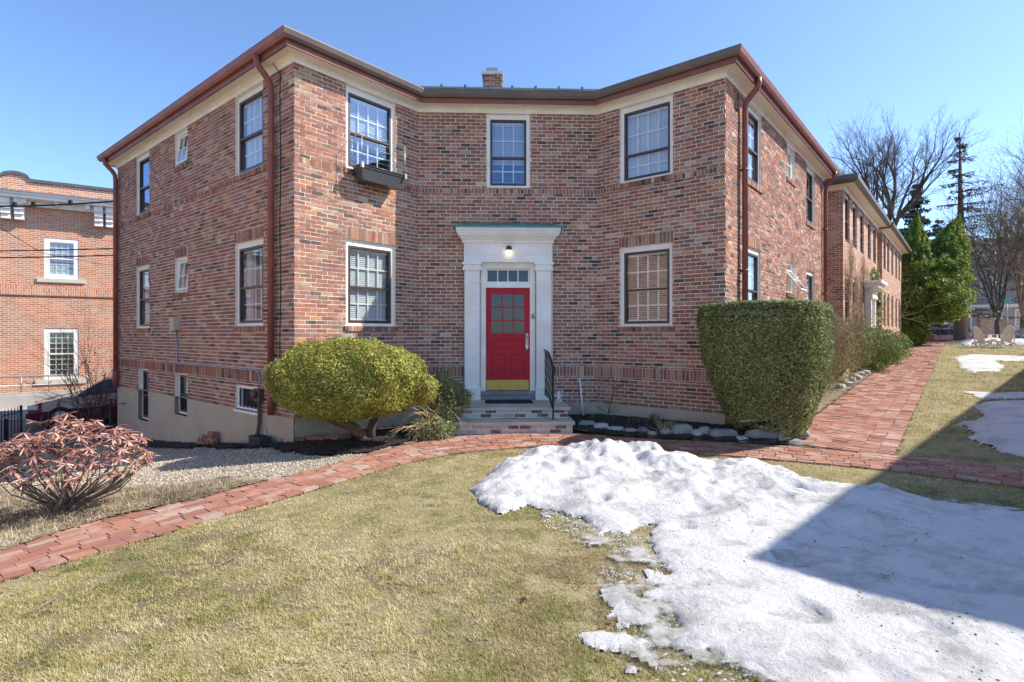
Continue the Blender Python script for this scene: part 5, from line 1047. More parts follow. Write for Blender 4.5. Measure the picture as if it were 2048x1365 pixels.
SP = [(1174, 853, .33, .13, .5, 'brown flat edging stone touching the right end of the steps'), (1202, 859, .27, .14, .95, 'pale triangular edging stone second from the steps'), (1230, 862, .30, .10, .9, 'low pale edging stone third from the steps'), (1261, 866, .25, .10, .6, 'pointed tan edging stone fourth from the steps'), (1287, 867, .20, .12, .05, 'dark bluish edging stone below the bulb shoots'), (1306, 870, .20, .08, .7, 'small flat edging stone left of the dry tuft'), (1331, 870, .20, .13, .4, 'rounded grey edging stone under the dry tuft'), (1364, 870, .37, .20, .45, 'large cracked grey edging stone below the bulb shoots'),
      (1392, 873, .15, .13, .9, 'narrow whitish edging stone right of the cracked stone'), (1409, 872, .22, .17, .6, 'tan heaped edging stone left of the long slab'), (1448, 876, .48, .17, .1, 'long dark grey edging slab below the hedge'), (1484, 881, .17, .09, 1., 'small white block leaning on the long slab'), (1530, 880, .62, .18, .12, 'largest grey edging slab at the foot of the hedge'), (1568, 882, .20, .18, .85, 'upright pale edging stone at the bed corner'), (1587, 886, .26, .08, .25, 'flat reddish edging stone at the bed corner'), (1606, 872, .18, .12, .6, 'grey edging stone where the bed turns up the walk'), (1572, 868, .16, .10, .3, 'half buried stone behind the bed corner')]
for i, (px, py, l, h, r, lb) in enumerate(SP): stone(xyz(G(px, py+3)), l, .16+.04*(i % 3), h, R(-4+(i*37 % 20)-8), r, lb, 'stones edging the bed right of the steps', i)
for i in range(16):
    s = 7.2+i*.62; p = along(s, -walk_w-.22+.1*math.sin(i*2.1)); stone(xyz(p), .34, .22, .14, R(50+i*31 % 40), .9, 'whitish rock in the row edging the straight brick walk', 'white rocks edging the straight walk', 50+i)
# loose bricks by the house
def brick_thing(p, rz, r, lab, grp, tilt=0., dz=0.):
    m = MB(); m.box((0, 0, .03), (.2, .095, .057), 0, r); o = m.build('loose_brick', M_brick, None, (0, 0, 0)); o.location = (p[0], p[1], p[2]+dz); o.rotation_euler = (tilt, tilt*.5, rz); return tag(o, lab, 'brick', grp)
wa = math.atan2(W_AE.d[1], W_AE.d[0]); k = 0
for (t_, lay, r) in ((2.85, 0, .3), (3.07, 0, .6), (3.29, 0, .3), (3.5, 0, .7), (2.9, 1, .7), (3.12, 1, .25), (3.4, 1, .6), (2.92, 2, .3), (3.36, 2, .75), (2.9, 3, .55)):
    q = W_AE.p(t_, 0, .13); brick_thing(np.array([q[0], q[1], float(H(q[0], q[1]))+.04]), wa+random.uniform(-.08, .08), r, 'old red brick stacked against the left foundation wall', 'bricks stacked by the left foundation', 0, lay*.06)
for i in range(18):
    px = 575+i*9.5; py = 893-i*1.4+(i*53 % 13)-6; p = xyz(G(px, py), .04); brick_thing(p, random.random()*3, random.choice((.3, .6, .25, .7)), 'loose red brick half buried in mulch under the round bush', 'loose bricks under the round bush', random.uniform(-.3, .3))
m = MB(); q = W_AE.p(.75, 0, .22); p = np.array([q[0], q[1], float(H(q[0], q[1]))]); 
for (a, b_) in ((-.2, -.16), (-.02, .02), (.16, .2)): m.obox((a, -.1, 0), (b_-a, 0, 0), (0, .2, 0), (0, 0, .19), .5)
m.obox((-.16, -.1, 0), (.14, 0, 0), (0, .035, 0), (0, 0, .188), .5); m.obox((-.16, .065, 0), (.14, 0, 0), (0, .035, 0), (0, 0, .188), .5); m.obox((.02, -.1, 0), (.14, 0, 0), (0, .035, 0), (0, 0, .188), .5); m.obox((.02, .065, 0), (.14, 0, 0), (0, .035, 0), (0, 0, .188), .5)
o = m.build('cinder_block', simple('dark_cinder_block', (.05, .05, .048), .95, .3, 25, .8)); o.location = p; o.rotation_euler = (0, 0, wa); tag(o, 'dark hollow cinder block on the mulch at the left house corner', 'block')
# stake, cherub, planter
m = MB(); q = xyz(G(1168, 838)); m.tube([q-[0, 0, .1], q+[-.085, .02, .83]], .017, 10); tag(m.build('white_stake', M_white, None, q), 'thin white plastic stake leaning in the bed right of the steps', 'stake')
cp = Wd.p(dc+.98, -1.335, .62); m = MB()
m.lathe(cp, [(.055, 0), (.055, .02), (.035, .03), (.03, .05)], 14)
bm_ = cp+[0, 0, .05]
m.lathe(bm_, [(.02, 0), (.045, .015), (.04, .04), (.036, .07), (.042, .09), (.018, .105)], 14); m.lathe(bm_+[.0, 0, .1], [(.01, 0), (.036, .012), (.042, .035), (.03, .06), (.008, .068)], 14)
for s in (-1, 1): m.tube([bm_+[s*.04, 0, .085], bm_+[s*.07, -.02, .06], bm_+[s*.05, -.045, .085]], [.014, .012, .01], 8); m.tube([bm_+[s*.02, -.01, .01], bm_+[s*.035, -.06, .012], bm_+[s*.03, -.065, -.03]], [.02, .017, .012], 8)
for s in (-1, 1): m.face([bm_+[s*.015, .03, .09], bm_+[s*.09, .045, .12], bm_+[s*.08, .045, .06], bm_+[s*.02, .03, .05]])
tag(m.build('cherub_statuette', simple('white_plaster', (.75, .75, .74), .7, .08, 30), None, cp, True), 'small white seated cherub statuette on the landing by the wall', 'statuette')
Wp = W_AB; pl = empty('window_planter', Wp.p(1.68, 2.85, .2), 'black plastic window box hung under the upper left window with a wire rack', 'planter'); M_pl = simple('black_plastic', (.075, .078, .085), .35, .15, 12, .1); m = MB()
a0, a1 = 1.10, 2.08; zb_, zt_ = 2.80, 3.06; Pq = lambda t, z, o: Wp.p(t, z, o)
bo = [Pq(a0+.06, zb_, .1), Pq(a1-.06, zb_, .1), Pq(a1-.06, zb_, .28), Pq(a0+.06, zb_, .28)]; to = [Pq(a0, zt_, .06), Pq(a1, zt_, .06), Pq(a1, zt_, .34), Pq(a0, zt_, .34)]
for i in range(4): m.face([bo[i], bo[(i+1) % 4], to[(i+1) % 4], to[i]], .5)
m.face(bo[::-1], .5); ti = [q*1 for q in to]; m.tube([to[3], to[2]], .012, 6); m.tube([to[3], to[0]], .012, 6); m.tube([to[2], to[1]], .012, 6); m.face([q-[0, 0, .05] for q in to], .5)
m.build('box', M_pl, pl); m = MB(); zr = 3.62
for t_ in (a0, a1): m.tube([Pq(t_, 3.0, .34), Pq(t_, zr, .34)], .007, 6); m.tube([Pq(t_, zr, .34), Pq(t_, zr-.02, .02)], .006, 6); m.tube([Pq(t_, 3.0, .04), Pq(t_, zr, .04)], .005, 6); m.lathe(Pq(t_, zr-.03, .03), [(.015, 0), (.025, .01), (.015, .03)], 8); m.box(Pq(t_, 3.04, .35), (.05, .05, .1), wa)
for z in (3.14, 3.26, 3.38, 3.5, 3.62):
    if z in (3.14,): continue
    m.tube([Pq(a0, z, .34), Pq(a1, z, .34)], .0035, 5)
for z in (3.26, 3.5): m.tube([Pq(a0, z, .06), Pq(a1, z, .06)], .003, 5)
m.build('wire_rack', M_grey, pl)
for t_ in (a0+.03, a1-.03): m = MB(); m.tube([Pq(t_, 2.92, .01), Pq(t_, 2.92, .14)], .012, 6); m.tube([Pq(t_, 2.92, .03), Pq(t_, 3.02, .03)], .012, 6); m.build('bracket', M_black, pl)
# iron fence and gate
def fence_run(par, p, q, n, top, hgt, name='picket'):
    for i in range(n+1):
        f = i/n; x = p[0]+(q[0]-p[0])*f; y = p[1]+(q[1]-p[1])*f; z = top+(hgt[1]-top)*0
        zt = hgt[0]*(1-f)+hgt[1]*f; m = MB(); m.tube([(x, y, zt-1.12), (x, y, zt+.10), (x, y, zt+.15)], [.014, .014, .004], 4); m.build(name, M_black, par)
    m = MB()
    for dz in (.0, -.95): m.tube([(p[0], p[1], hgt[0]+dz), (q[0], q[1], hgt[1]+dz)], .013, 4)
    m.build('rail', M_black, par)
pA, pB = (-10.62, 14.75), (-11.25, 13.2)
fe = empty('iron_fence', (pA[0], pA[1], -2.9), 'black iron picket fence running from the house corner in front of the maroon car', 'fence'); fence_run(fe, pA, pB, 13, 0, (-1.86, -2.05)); m = MB(); m.tube([(pA[0]-.05, pA[1]-.1, -3), (pA[0]-.05, pA[1]-.1, -1.72)], .03, 8); m.build('post', M_black, fe); m = MB(); m.tube([(pB[0], pB[1], -3.1), (pB[0], pB[1], -1.95)], .03, 8); m.build('post', M_black, fe); m = MB(); m.tube([(pA[0], pA[1], -1.86), (-10.28, 14.72, -1.85)], .012, 6); m.build('wall_tie', M_black, fe)
ga, gb = (-12.78, 14.35), (-12.55, 13.55)
gt = empty('iron_gate', (ga[0], ga[1], -2.95), 'open black iron picket gate leaf standing at the left edge of the picture', 'gate'); fence_run(gt, ga, gb, 6, 0, (-2.0, -2.02)); m = MB(); m.tube([(ga[0], ga[1], -3.1), (ga[0], ga[1], -1.85)], .03, 8); m.build('post', M_black, gt); m = MB(); m.box((-12.6, 13.72, -2.45), (.05, .05, .7)); m.build('latch_plate', M_black, gt)
m = MB(); m.tube([(gb[0]-.1, gb[1]-.1, -2.15), (-14.5, 12.9, -2.2)], .012, 5); m.tube([(gb[0]-.1, gb[1]-.1, -2.9), (-14.5, 12.9, -2.9)], .012, 5)
for i in range(8): x = -12.9-i*.2; m.tube([(x, 13.45-i*.075, -3.1), (x, 13.45-i*.075, -2.05)], .01, 4)
tag(m.build('iron_fence', M_black, None, (-13.5, 13.2, -3)), 'length of black iron fence left of the open gate at the picture edge', 'fence')
# ---------------------------------------------------------------- cars
def car(loc, rz, paint, label, scale=1.):
    root = empty('parked_car', loc, label, 'car'); root.rotation_euler = (0, 0, rz)
    # stations: x, half width, sill z, belt z, roof z, roof half width
    S = [(2.15, .45, .30, .52, .52, .45), (2.08, .70, .22, .66, .66, .66), (1.75, .84, .2, .78, .78, .8), (1.15, .87, .2, .90, .90, .8), (.95, .88, .2, .93, .95, .74), (.25, .89, .2, .95, 1.40, .60), (-.35, .89, .2, .96, 1.47, .60), (-1.1, .88, .2, .97, 1.42, .58), (-1.85, .85, .24, .99, 1.10, .62), (-2.12, .76, .32, .92, .95, .68), (-2.18, .6, .4, .7, .72, .6)]
    def ring(s): x, w_, zs, zb_, zr_, wr = s; return [(x, -w_*.9, zs), (x, -w_, (zs+zb_)/2), (x, -w_*.97, zb_), (x, -wr, zr_-.015), (x, -wr*.5, zr_+.02*(zr_ > 1)), (x, 0, zr_+.03*(zr_ > 1)), (x, wr*.5, zr_+.02*(zr_ > 1)), (x, wr, zr_-.015), (x, w_*.97, zb_), (x, w_, (zs+zb_)/2), (x, w_*.9, zs)]
    rg = [ring(s) for s in S]; m = MB(); wi = MB()
    for i in range(len(S)-1):
        a, b_ = rg[i], rg[i+1]
        for k in range(10):
            q = [a[k], b_[k], b_[k+1], a[k+1]]
            m.face(q, .5)
            def inset(q, f, o):
                c = np.mean(np.array(q), 0); nn = np.cross(np.array(q[2])-q[0], np.array(q[3])-q[1]); nn = nn/(np.linalg.norm(nn)+1e-9); nn = nn if np.dot(nn, c-np.array([c[0]*.8, 0, .6])) > 0 else -nn; return [c+(np.array(p)-c)*f+nn*o for p in q]
            if k in (2, 7) and i in (4, 5, 6, 7): wi.face(inset(q, .84, .012), .5)
            if k in (3, 4, 5, 6) and i in (4,): wi.face(inset(q, .97, .012), .5)
            if k in (3, 4, 5, 6) and i in (7,): wi.face(inset(q, .95, .012), .5)
    m.face(rg[0], .5); m.face(rg[-1][::-1], .5)
    for i in range(len(S)-1): m.face([rg[i][0], rg[i][10], rg[i+1][10], rg[i+1][0]], .5)
    def loc_build(mb, name, mat, par, smooth=False):
        o = mb.build(name, mat, None, (0, 0, 0), smooth); o.parent = par; return o
    loc_build(m, 'body', paint, root, True); loc_build(wi, 'windows', simple('car_glass', (.015, .018, .022), .06, .1, 2, 0), root)
    for x in (1.32, -1.32):
        for s in (-1, 1):
            m = MB(); m.tube([(x, s*.70, .31), (x, s*.895, .31)], .315, 22); wh = loc_build(m, 'wheel', M_rubber, root)
            m = MB(); m.tube([(x, s*.85, .31), (x, s*.905, .31)], [.2, .19], 18)
            for k in range(5): a = k*1.2566; m.tube([(x, s*.91, .31), (x+.17*math.cos(a), s*.905, .31+.17*math.sin(a))], .02, 4)
            loc_build(m, 'rim', M_grey, wh)
    for s in (-1, 1):
        m = MB(); m.box((1.93, s*.66, .63), (.28, .2, .13), s*-.5); loc_build(m, 'headlight', simple('headlight_lens', (.6, .62, .62), .1, .05), root)
        m = MB(); m.box((-1.98, s*.70, .82), (.22, .16, .22), s*.4); loc_build(m, 'taillight', simple('taillight_lens', (.55, .30, .30), .15, .1), root)
        m = MB(); m.box((.75, s*.98, .96), (.12, .18, .12)); loc_build(m, 'mirror', paint, root)
    m = MB(); m.box((2.08, 0, .36), (.14, 1.2, .14)); loc_build(m, 'grille', M_black, root); m = MB(); m.box((-2.14, 0, .42), (.10, 1.3, .16)); loc_build(m, 'bumper', paint, root)
    return root
M_maroon = simple('maroon_car_paint', (.13, .010, .030), .25, .06, 1, 0, .2, coat=1.); M_redcar = simple('red_car_paint', (.25, .008, .02), .25, .06, 1, 0, .2, coat=1.); M_greycar = simple('blue_grey_car_paint', (.09, .10, .13), .3, .06, 1, 0, .3, coat=1.)
hd_ = math.atan2(-.552, -.834); fx, fy = -14.15, 16.2
cc = np.array([fx, fy])-np.array([math.cos(hd_), math.sin(hd_)])*2.0+np.array([-math.sin(hd_), math.cos(hd_)])*-.9
car((cc[0], cc[1], float(H(*cc))), hd_, M_maroon, 'maroon hatchback parked on the drive behind the iron fence')
car((37.0-2.1+.35, 45.6, -1.02), R(170), M_redcar, 'red hatchback parked at the far end of the brick walk')
car((42.35, 44.5, -.72), R(186), M_greycar, 'dark blue grey car parked behind the lawn chairs at the right edge')
# ---------------------------------------------------------------- houses further on
def row_house(name, gpt, length, label, zt=4.62, doors=(), wins=(), depth=9., front_len=None):
    gpt = np.array(gpt); e1 = gpt+V*depth; e2 = gpt+U*length; e3 = e2+V*depth; inside = gpt+U*length/2+V*depth/2; zb_ = float(H(*gpt))-.6; root = empty(name, (gpt[0], gpt[1], float(H(*gpt))), label, 'building'); m = MB()
    Wf = Wall(gpt, e2, inside); ops = []
    for (t_, w_) in wins: ops += [(t_, t_+w_, 3.0, ZT), (t_, t_+w_, .35, 1.95)]
    for (t_, w_) in doors: ops = [o for o in ops if not (o[2] < 1 and abs(o[0]-t_) < 1.2)]
    wall_sheet(m, Wf, zb_, ZT, ops); 
    for a, b_ in ((gpt, e1), (e1, e3), (e3, e2)): wall_sheet(m, Wall(a, b_, inside), zb_, ZT, [])
    m.build('wall', M_brick_far, root)
    for o in ops: window(root, Wf, *o, inner='none', cols=0, rec=.05)
    ev = [e1, gpt, e2, e3]; 
    d0 = ev[1]-ev[0]; nn = np.array([d0[1], -d0[0]]); 
    if np.dot(nn, inside-ev[0]) > 0: ev = ev[::-1]
    m = MB(); sweep(m, ev, [(-.03, ZT), (.04, ZT), (.08, 4.70), (-.03, 4.70)]); m.build('frieze', M_white, root); m = MB(); sweep(m, ev, [(.08, 4.68), (.34, 4.68), (.34, 4.72), (.08, 4.72)]); m.build('soffit', M_cream, root)
    m = MB(); sweep(m, ev, [(.34, 4.66), (.46, 4.74), (.46, 4.88), (.34, 4.88)]); m.build('gutter', M_darkbrown, root)
    m = MB(); r0_ = offs(ev, .42); r1_ = offs(ev, -3.)
    for i in range(3): m.face([v3(r0_[i], 4.9), v3(r0_[i+1], 4.9), v3(r1_[i+1], 6.1), v3(r1_[i], 6.1)], .5)
    m.face([v3(q, 6.1) for q in r1_], .5); m.build('roof', M_slate, root)
    return root, Wf
h2, W2 = row_house('brick_row_house', (10.42, 17.35), 8.5, 'dark red brick row house with bare vines and a white side door', wins=((.35, .9), (1.9, .9), (3.6, .9), (5.6, .9), (7.2, .9)), doors=((4.9, 1.3),))
h3, W3 = row_house('brick_row_house', (16.55, 24.65), 9.3, 'farthest brick row house half hidden by the arborvitae', wins=((.5, .9), (2.0, .9), (3.9, .9), (5.9, .9), (7.6, .9)))
m = MB(); zd = float(H(*W2.p(5, 0, 0)[:2])); t0_ = 5.1
W2.box(m, t0_-.75, t0_+.75, 1.35, 1.75, 0, .3); W2.box(m, t0_-.9, t0_+.9, 1.75, 1.9, .002, .5); W2.box(m, t0_-1., t0_+1., 1.9, 2.0, .001, .6)
for s in (-1, 1): W2.box(m, min(t0_+s*.7, t0_+s*.5), max(t0_+s*.7, t0_+s*.5), zd-.1, 1.35, 0, .25)
W2.box(m, t0_-.5, t0_+.5, zd, 1.35, .01, .06); sd = m.build('side_door', M_white, h2); m = MB(); m.tube([W2.p(t0_+.95, 1.3, 0), W2.p(t0_+.95, 1.35, .3)], .02, 6); m.lathe(W2.p(t0_+.95, 1.0, .3), [(.05, 0), (.1, .22), (.12, .24), (.03, .33)], 8); m.build('lantern', M_black, sd)
# bare vine and ivy on that wall
m = MB(); q_ = random.Random(61)
def vine(t_, z, ang, L, r, lev):
    pts = [W2.p(t_, z, .03)]
    for i in range(6): ang += q_.gauss(0, .35); t_ += math.cos(ang)*L/6; z += math.sin(ang)*L/6; t_ = max(.02, min(8.4, t_)); z = min(4.4, z); pts.append(W2.p(t_, z, .02+.05*q_.random())); 
    m.tube(pts, [r*(1-.1*i) for i in range(7)], 3, False)
    if lev:
        for k in range(4): vine(t_-q_.random()*L*.4*math.cos(ang), z-q_.random()*L*.4*math.sin(ang), ang+q_.gauss(0, .8), L*.6, r*.6, lev-1)
for k in range(16): vine(q_.uniform(.1, 4.6), q_.uniform(-1.2, .6), 1.4+q_.gauss(0, .3), q_.uniform(1., 2.2), .02, 3)
tag(m.build('bare_vine', simple('pale_vine_stem', (.34, .24, .16), .9, .3), None, W2.p(2, -1.3, 0)), 'pale leafless vine spreading over the sunny wall of the brick row house', 'vine')
gg = np.random.default_rng(62); n = 3800; tt = 7.2+gg.normal(size=n)*.38; zz = gg.random(n)*3.9-1.3; tt = tt+.35*np.sin(zz*1.6); P = np.stack([W2.o[0]+W2.d[0]*tt+W2.n[0]*.1, W2.o[1]+W2.d[1]*tt+W2.n[1]*.1, zz], 1)+gg.normal(size=(n, 3))*.06; m = MB(); m.quads(leaves(P, np.tile(np.append(W2.n, .3), (n, 1)), .11, .09, .6, 63), gg.random(n)); tag(m.build('ivy', M_ivy, None, W2.p(7.2, -1.3, 0)), 'bright green ivy climbing the wall right of the white side door', 'ivy')
# orange brick civic building on the left
oq = np.array([-16.7, 20.5]); od = np.array([.834, .552]); o_a = oq-od*14; o_b = oq+od*16; Wo = Wall(o_a, o_b, oq+np.array([-6, 12])); T0_ = 14.0
ob = empty('civic_building', (oq[0], oq[1], -2.8), 'orange brick building with white bracketed cornice across the drive on the left', 'building'); m = MB()
def tpx(px): r_ = (px-1024)/F_PX; t_ = (Wo.o[0]-r_*Wo.o[1])/(r_*Wo.d[1]-Wo.d[0]); return t_
wu0, wu1 = tpx(88.5), tpx(157.5); zz_ = lambda py, t_: (Y_H-py)*(Wo.o[1]+Wo.d[1]*t_)/F_PX
zu = (zz_(557, wu0), zz_(475, wu0)); zl = (zz_(760, wu0), zz_(657, wu0)); ww = wu1-wu0; pitch = 4.2; ops = []
for k in range(-2, 4): ops += [(wu0+k*pitch, wu1+k*pitch, *zu), (wu0+k*pitch, wu1+k*pitch, *zl)]
wall_sheet(m, Wo, -3.4, 5.45, ops, reveal=.15); back = Wall(o_a, o_a+Wo.n*-12, oq); wall_sheet(m, back, -3.4, 5.45, []); wall_sheet(m, Wall(o_b, o_b+Wo.n*-12, oq-Wo.n*3), -3.4, 5.45, [])
# belt course and parapet with rounded humps
m.build('wall', M_brick_orange, ob); m = MB()
q5 = [(tpx(30)+k*4.1, 0) for k in range(-2, 5)]; xs = np.linspace(0, Wo.L, 400); top = 5.52+np.array([max(0, max(.22*math.sqrt(max(0, 1-((x-c)/.42)**2)) for c, _ in q5)) for x in xs])
for i in range(len(xs)-1):
    m.face([Wo.p(xs[i], 5.45, .0), Wo.p(xs[i+1], 5.45, .0), Wo.p(xs[i+1], top[i+1], .0), Wo.p(xs[i], top[i], .0)], .5, [(xs[i], 5.45), (xs[i+1], 5.45), (xs[i+1], top[i+1]), (xs[i], top[i])])
m.build('parapet', M_brick_orange, ob); m = MB()
for i in range(len(xs)-1):
    a, b_, c_, d_ = Wo.p(xs[i], top[i], .06), Wo.p(xs[i+1], top[i+1], .06), Wo.p(xs[i+1], top[i+1], -.36), Wo.p(xs[i], top[i], -.36); u_ = np.array([0, 0, .11]); m.face([a, b_, b_+u_, a+u_], .5); m.face([a+u_, b_+u_, c_+u_, d_+u_], .5); m.face([a, b_, c_, d_], .5)
m.build('coping', simple('dark_metal_coping', (.10, .105, .11), .5, .2), ob); m = MB()
Wo.box(m, 0, Wo.L, 4.95, 5.02, .001, .62); Wo.box(m, 0, Wo.L, 4.83, 4.95, .0, .55); Wo.box(m, 0, Wo.L, 4.62, 4.83, .001, .18)
for k in range(int(Wo.L/.9)): Wo.box(m, .3+k*.9, .42+k*.9, 4.66, 4.83, .18, .45)
m.build('cornice', M_white, ob); m = MB(); Wo.box(m, 0, Wo.L, 5.02, 5.06, .0, .66); m.build('cornice_flashing', simple('grey_flashing', (.25, .26, .27), .5), ob)
for c0_ in (tpx(14), tpx(41), tpx(198.5), tpx(221)):
    for k in (-1, 0, 1):
        if not 0 < c0_+k*8.2 < Wo.L-.4: continue
        m = MB(); 
        for (za, zb2, dd_) in ((4.62, 4.83, .42), (4.45, 4.62, .36), (4.28, 4.45, .30), (4.10, 4.28, .24)): Wo.box(m, c0_+k*8.2-.13, c0_+k*8.2+.13, za, zb2, .0, dd_)
        m.build('bracket', M_white, ob)
m = MB(); zb3 = 1.46; Wo.box(m, 0, Wo.L, zb3-.04, zb3+.30, .0, .05); o = m.build('belt_course', M_brick_orange, ob)
uvl = o.data.uv_layers.new(name='UVMap'); 
for li_, l in enumerate(o.data.loops):
    co = o.data.vertices[l.vertex_index].co; tt_ = (co[0]+ob.location[0]-Wo.o[0])*Wo.d[0]+(co[1]+ob.location[1]-Wo.o[1])*Wo.d[1]; uvl.data[li_].uv = (co[2], tt_)
m = MB()
for k in range(-2, 4): Wo.box(m, wu0-.2+k*pitch, wu1+.2+k*pitch, zu[0]-.14, zu[0], -.1, .06); Wo.box(m, wu0-.25+k*pitch, wu1+.25+k*pitch, zl[0]-.16, zl[0], -.1, .06)
m.build('stone_sill', simple('limestone', (.62, .58, .5), .8, .1), ob)
for k in range(-2, 4):
    for (a, b_, rw, inn) in ((zu[0], zu[1], 3, 'blind'), (zl[0], zl[1], 4, 'none')):
        if k in (-2, 3): continue
        window(ob, Wo, wu0+k*pitch, wu1+k*pitch, a, b_, cas=.11, top=.11, bot=.1, split=.5, cols=4, rows=rw, inner=inn, sash=M_white, rec=.02, white=M_white)
# ramp wall and railing in front of it
on = Wo.n; rw_ = empty('concrete_ramp', (oq+on*1.9).tolist()+[-2.8], 'pale concrete ramp wall in front of the orange brick building', 'ramp'); Wr = Wall(o_a+on*1.9, o_b+on*1.9, oq); m = MB(); tr0 = 14.0
te = (lambda px: (lambda r_: (Wr.o[0]-r_*Wr.o[1])/(r_*Wr.d[1]-Wr.d[0]))((px-1024)/F_PX)); t_end = te(182)
Wr.box(m, 0, t_end+2.5, -3.3, -2.05, -.25, 0); Wr.box(m, 0, t_end, -2.05, -1.95, -.22, -.03); Wr.box(m, 0, t_end+2.5, -3.3, -2.50, 0, .35); m.build('wall', simple('pale_concrete', (.50, .47, .41), .9, .12, 1.5, .4), rw_)
rr = empty('ramp_railing', (oq+on*1.8).tolist()+[-2.05], 'galvanised pipe railing along the concrete ramp', 'railing')
for px in (-80, -20, 41, 97.6, 150):
    t_ = te(px); m = MB(); m.tube([Wr.p(t_, -1.95, -.12), Wr.p(t_, -1.42, -.12)], .022, 8); m.build('post', M_grey, rr)
m = MB(); m.tube([Wr.p(0, -1.42, -.12), Wr.p(t_end-.25, -1.42, -.12), Wr.p(t_end-.1, -1.5, -.12), Wr.p(t_end-.1, -1.75, -.12)], .024, 8); m.tube([Wr.p(0, -1.72, -.12), Wr.p(t_end-.1, -1.72, -.12)], .02, 8); m.build('rail', M_grey, rr)
# overhead wires
M_wire = simple('black_cable', (.015, .015, .016), .6)
def wire(p, q, sag, rad, label, blobs=()):
    m = MB(); p = np.array(p); q = np.array(q); n = 24; pts = [p+(q-p)*i/n-np.array([0, 0, 4*sag*(i/n)*(1-i/n)]) for i in range(n+1)]; m.tube(pts, rad, 6)
    for f in blobs: i = int(f*n); m.box(pts[i]+[0, 0, .05], (.10, .08, .16))
    return tag(m.build('overhead_wire', M_wire, None, p), label, 'wire')
wire(P3(-500, 500, 17), P3(330, 494, 19.5), .1, .022, 'black overhead cable crossing the orange building, upper of the close pair'); wire(P3(-500, 512, 17), P3(330, 507, 19.5), .12, .022, 'black overhead cable crossing the orange building, lower of the close pair')
wire(P3(-500, 380, 17), P3(420, 380, 19.5), .55, .03, 'sagging black overhead cable with insulators across the white cornice', (.58, .62, .68)); wire(P3(-400, 210, 13), P3(77, 502, 18.6), .02, .010, 'thin diagonal service wire at the left edge'); wire(P3(77, 505, 18.6), P3(330, 545, 19.5), .05, .008, 'thinnest faint wire running down below the close pair of cables')
# ---------------------------------------------------------------- background right
def plain_building(name, c, w_, d_, zb_, zt, rz, mat, label, roof=True):
    root = empty(name, (c[0], c[1], zb_), label, 'building'); ca, sa = math.cos(rz), math.sin(rz); dx = np.array([ca, sa]); dy = np.array([-sa, ca]); c = np.array(c); P_ = [c-dx*w_/2-dy*d_/2, c+dx*w_/2-dy*d_/2, c+dx*w_/2+dy*d_/2, c-dx*w_/2+dy*d_/2]; m = MB()
    for i in range(4): wall_sheet(m, Wall(P_[i], P_[(i+1) % 4], c), zb_-1, zt, [])
    m.build('wall', mat, root); m = MB(); o_ = .4; Q_ = [c+(q-c)*(1+o_*2/np.linalg.norm(q-c)) for q in P_]; r1, r2 = c-dx*w_*.5*1.05, c+dx*w_*.5*1.05; zr = zt+d_*.35
    if roof:
        m.face([v3(Q_[0], zt-.1), v3(Q_[1], zt-.1), v3(r2, zr), v3(r1, zr)]); m.face([v3(Q_[2], zt-.1), v3(Q_[3], zt-.1), v3(r1, zr), v3(r2, zr)]); m.build('roof', M_slate, root); m = MB(); m.face([v3(P_[0], zt), v3(c-dx*w_*.5, zr-.1), v3(P_[3], zt)]); m.face([v3(P_[1], zt), v3(c+dx*w_*.5, zr-.1), v3(P_[2], zt)]); m.build('gable', mat, root)
    return root, Wall(P_[0], P_[1], c)
M_clap = simple('pale_grey_clapboard', (.50, .52, .55), .7, .06, 2, .1); M_shing = simple('grey_blue_shingle', (.22, .25, .29), .8, .2, 6, .4)
gh, Wg = plain_building('clapboard_house', (50.2, 60.5), 11, 9, -1.2, 7.2, R(-35), M_clap, 'pale grey clapboard house seen through the bare trees at the back')
for (t_, z) in ((1.2, 4.2), (3.6, 4.2), (6., 4.2), (8.6, 4.2), (1.2, .8), (8.6, .8)): window(gh, Wg, t_, t_+1., z, z+1.7, inner='none', cols=0, rec=-.12, sash=M_white)
m = MB(); Wg.box(m, .5, 10, 2.7, 2.95, 0, 2.2); [Wg.box(m, x, x+.18, -1.2, 2.7, 1.95, 2.13) for x in (.6, 2.8, 5., 7.3, 9.7)]; Wg.box(m, .6, 9.7, .1, .2, 1.95, 2.05); m.build('porch', M_white, gh)
def lowwall(p, q, zt, label):
    W = Wall(p, q, (np.array(p)+np.array(q))/2+np.array([1, 5])); m = MB(); wall_sheet(m, W, -2, zt, []); wall_sheet(m, Wall(np.array(p)-W.n*.35, np.array(q)-W.n*.35, np.array(p)+W.n), -2, zt, []); m.face([W.p(0, zt, 0), W.p(W.L, zt, 0), W.p(W.L, zt, -.35), W.p(0, zt, -.35)], .5, [(0, 0), (W.L, 0), (W.L, .3), (0, .3)])
    for t_ in (0, W.L): m.face([W.p(t_, -2, 0), W.p(t_, -2, -.35), W.p(t_, zt, -.35), W.p(t_, zt, 0)], .5, [(0, 0), (.3, 0), (.3, 3), (0, 3)])
    return tag(m.build('brick_wall', M_brick_far, None, v3(p, -1.2)), label, 'wall')
lowwall((37.6, 50.), (41.4, 50.), 1.5, 'dark red brick garden wall behind the red car'); lowwall((41.6, 49.), (44.4, 49.), 1.4, 'dark red brick wall section behind the side facing lawn chair')
m = MB(); b = v3((37.4, 49.7), -1.); m.box(b+[0, 0, 1.9], (.35, .35, 4.6)); m.box(b+[1.9, .2, 4.3], (4.4, .3, .35)); m.box(b+[1.6, .0, 3.1], (.3, .3, 2.4)); tag(m.build('white_pergola', M_white, None, b), 'white painted porch post and beam left of the larch trunk', 'pergola')
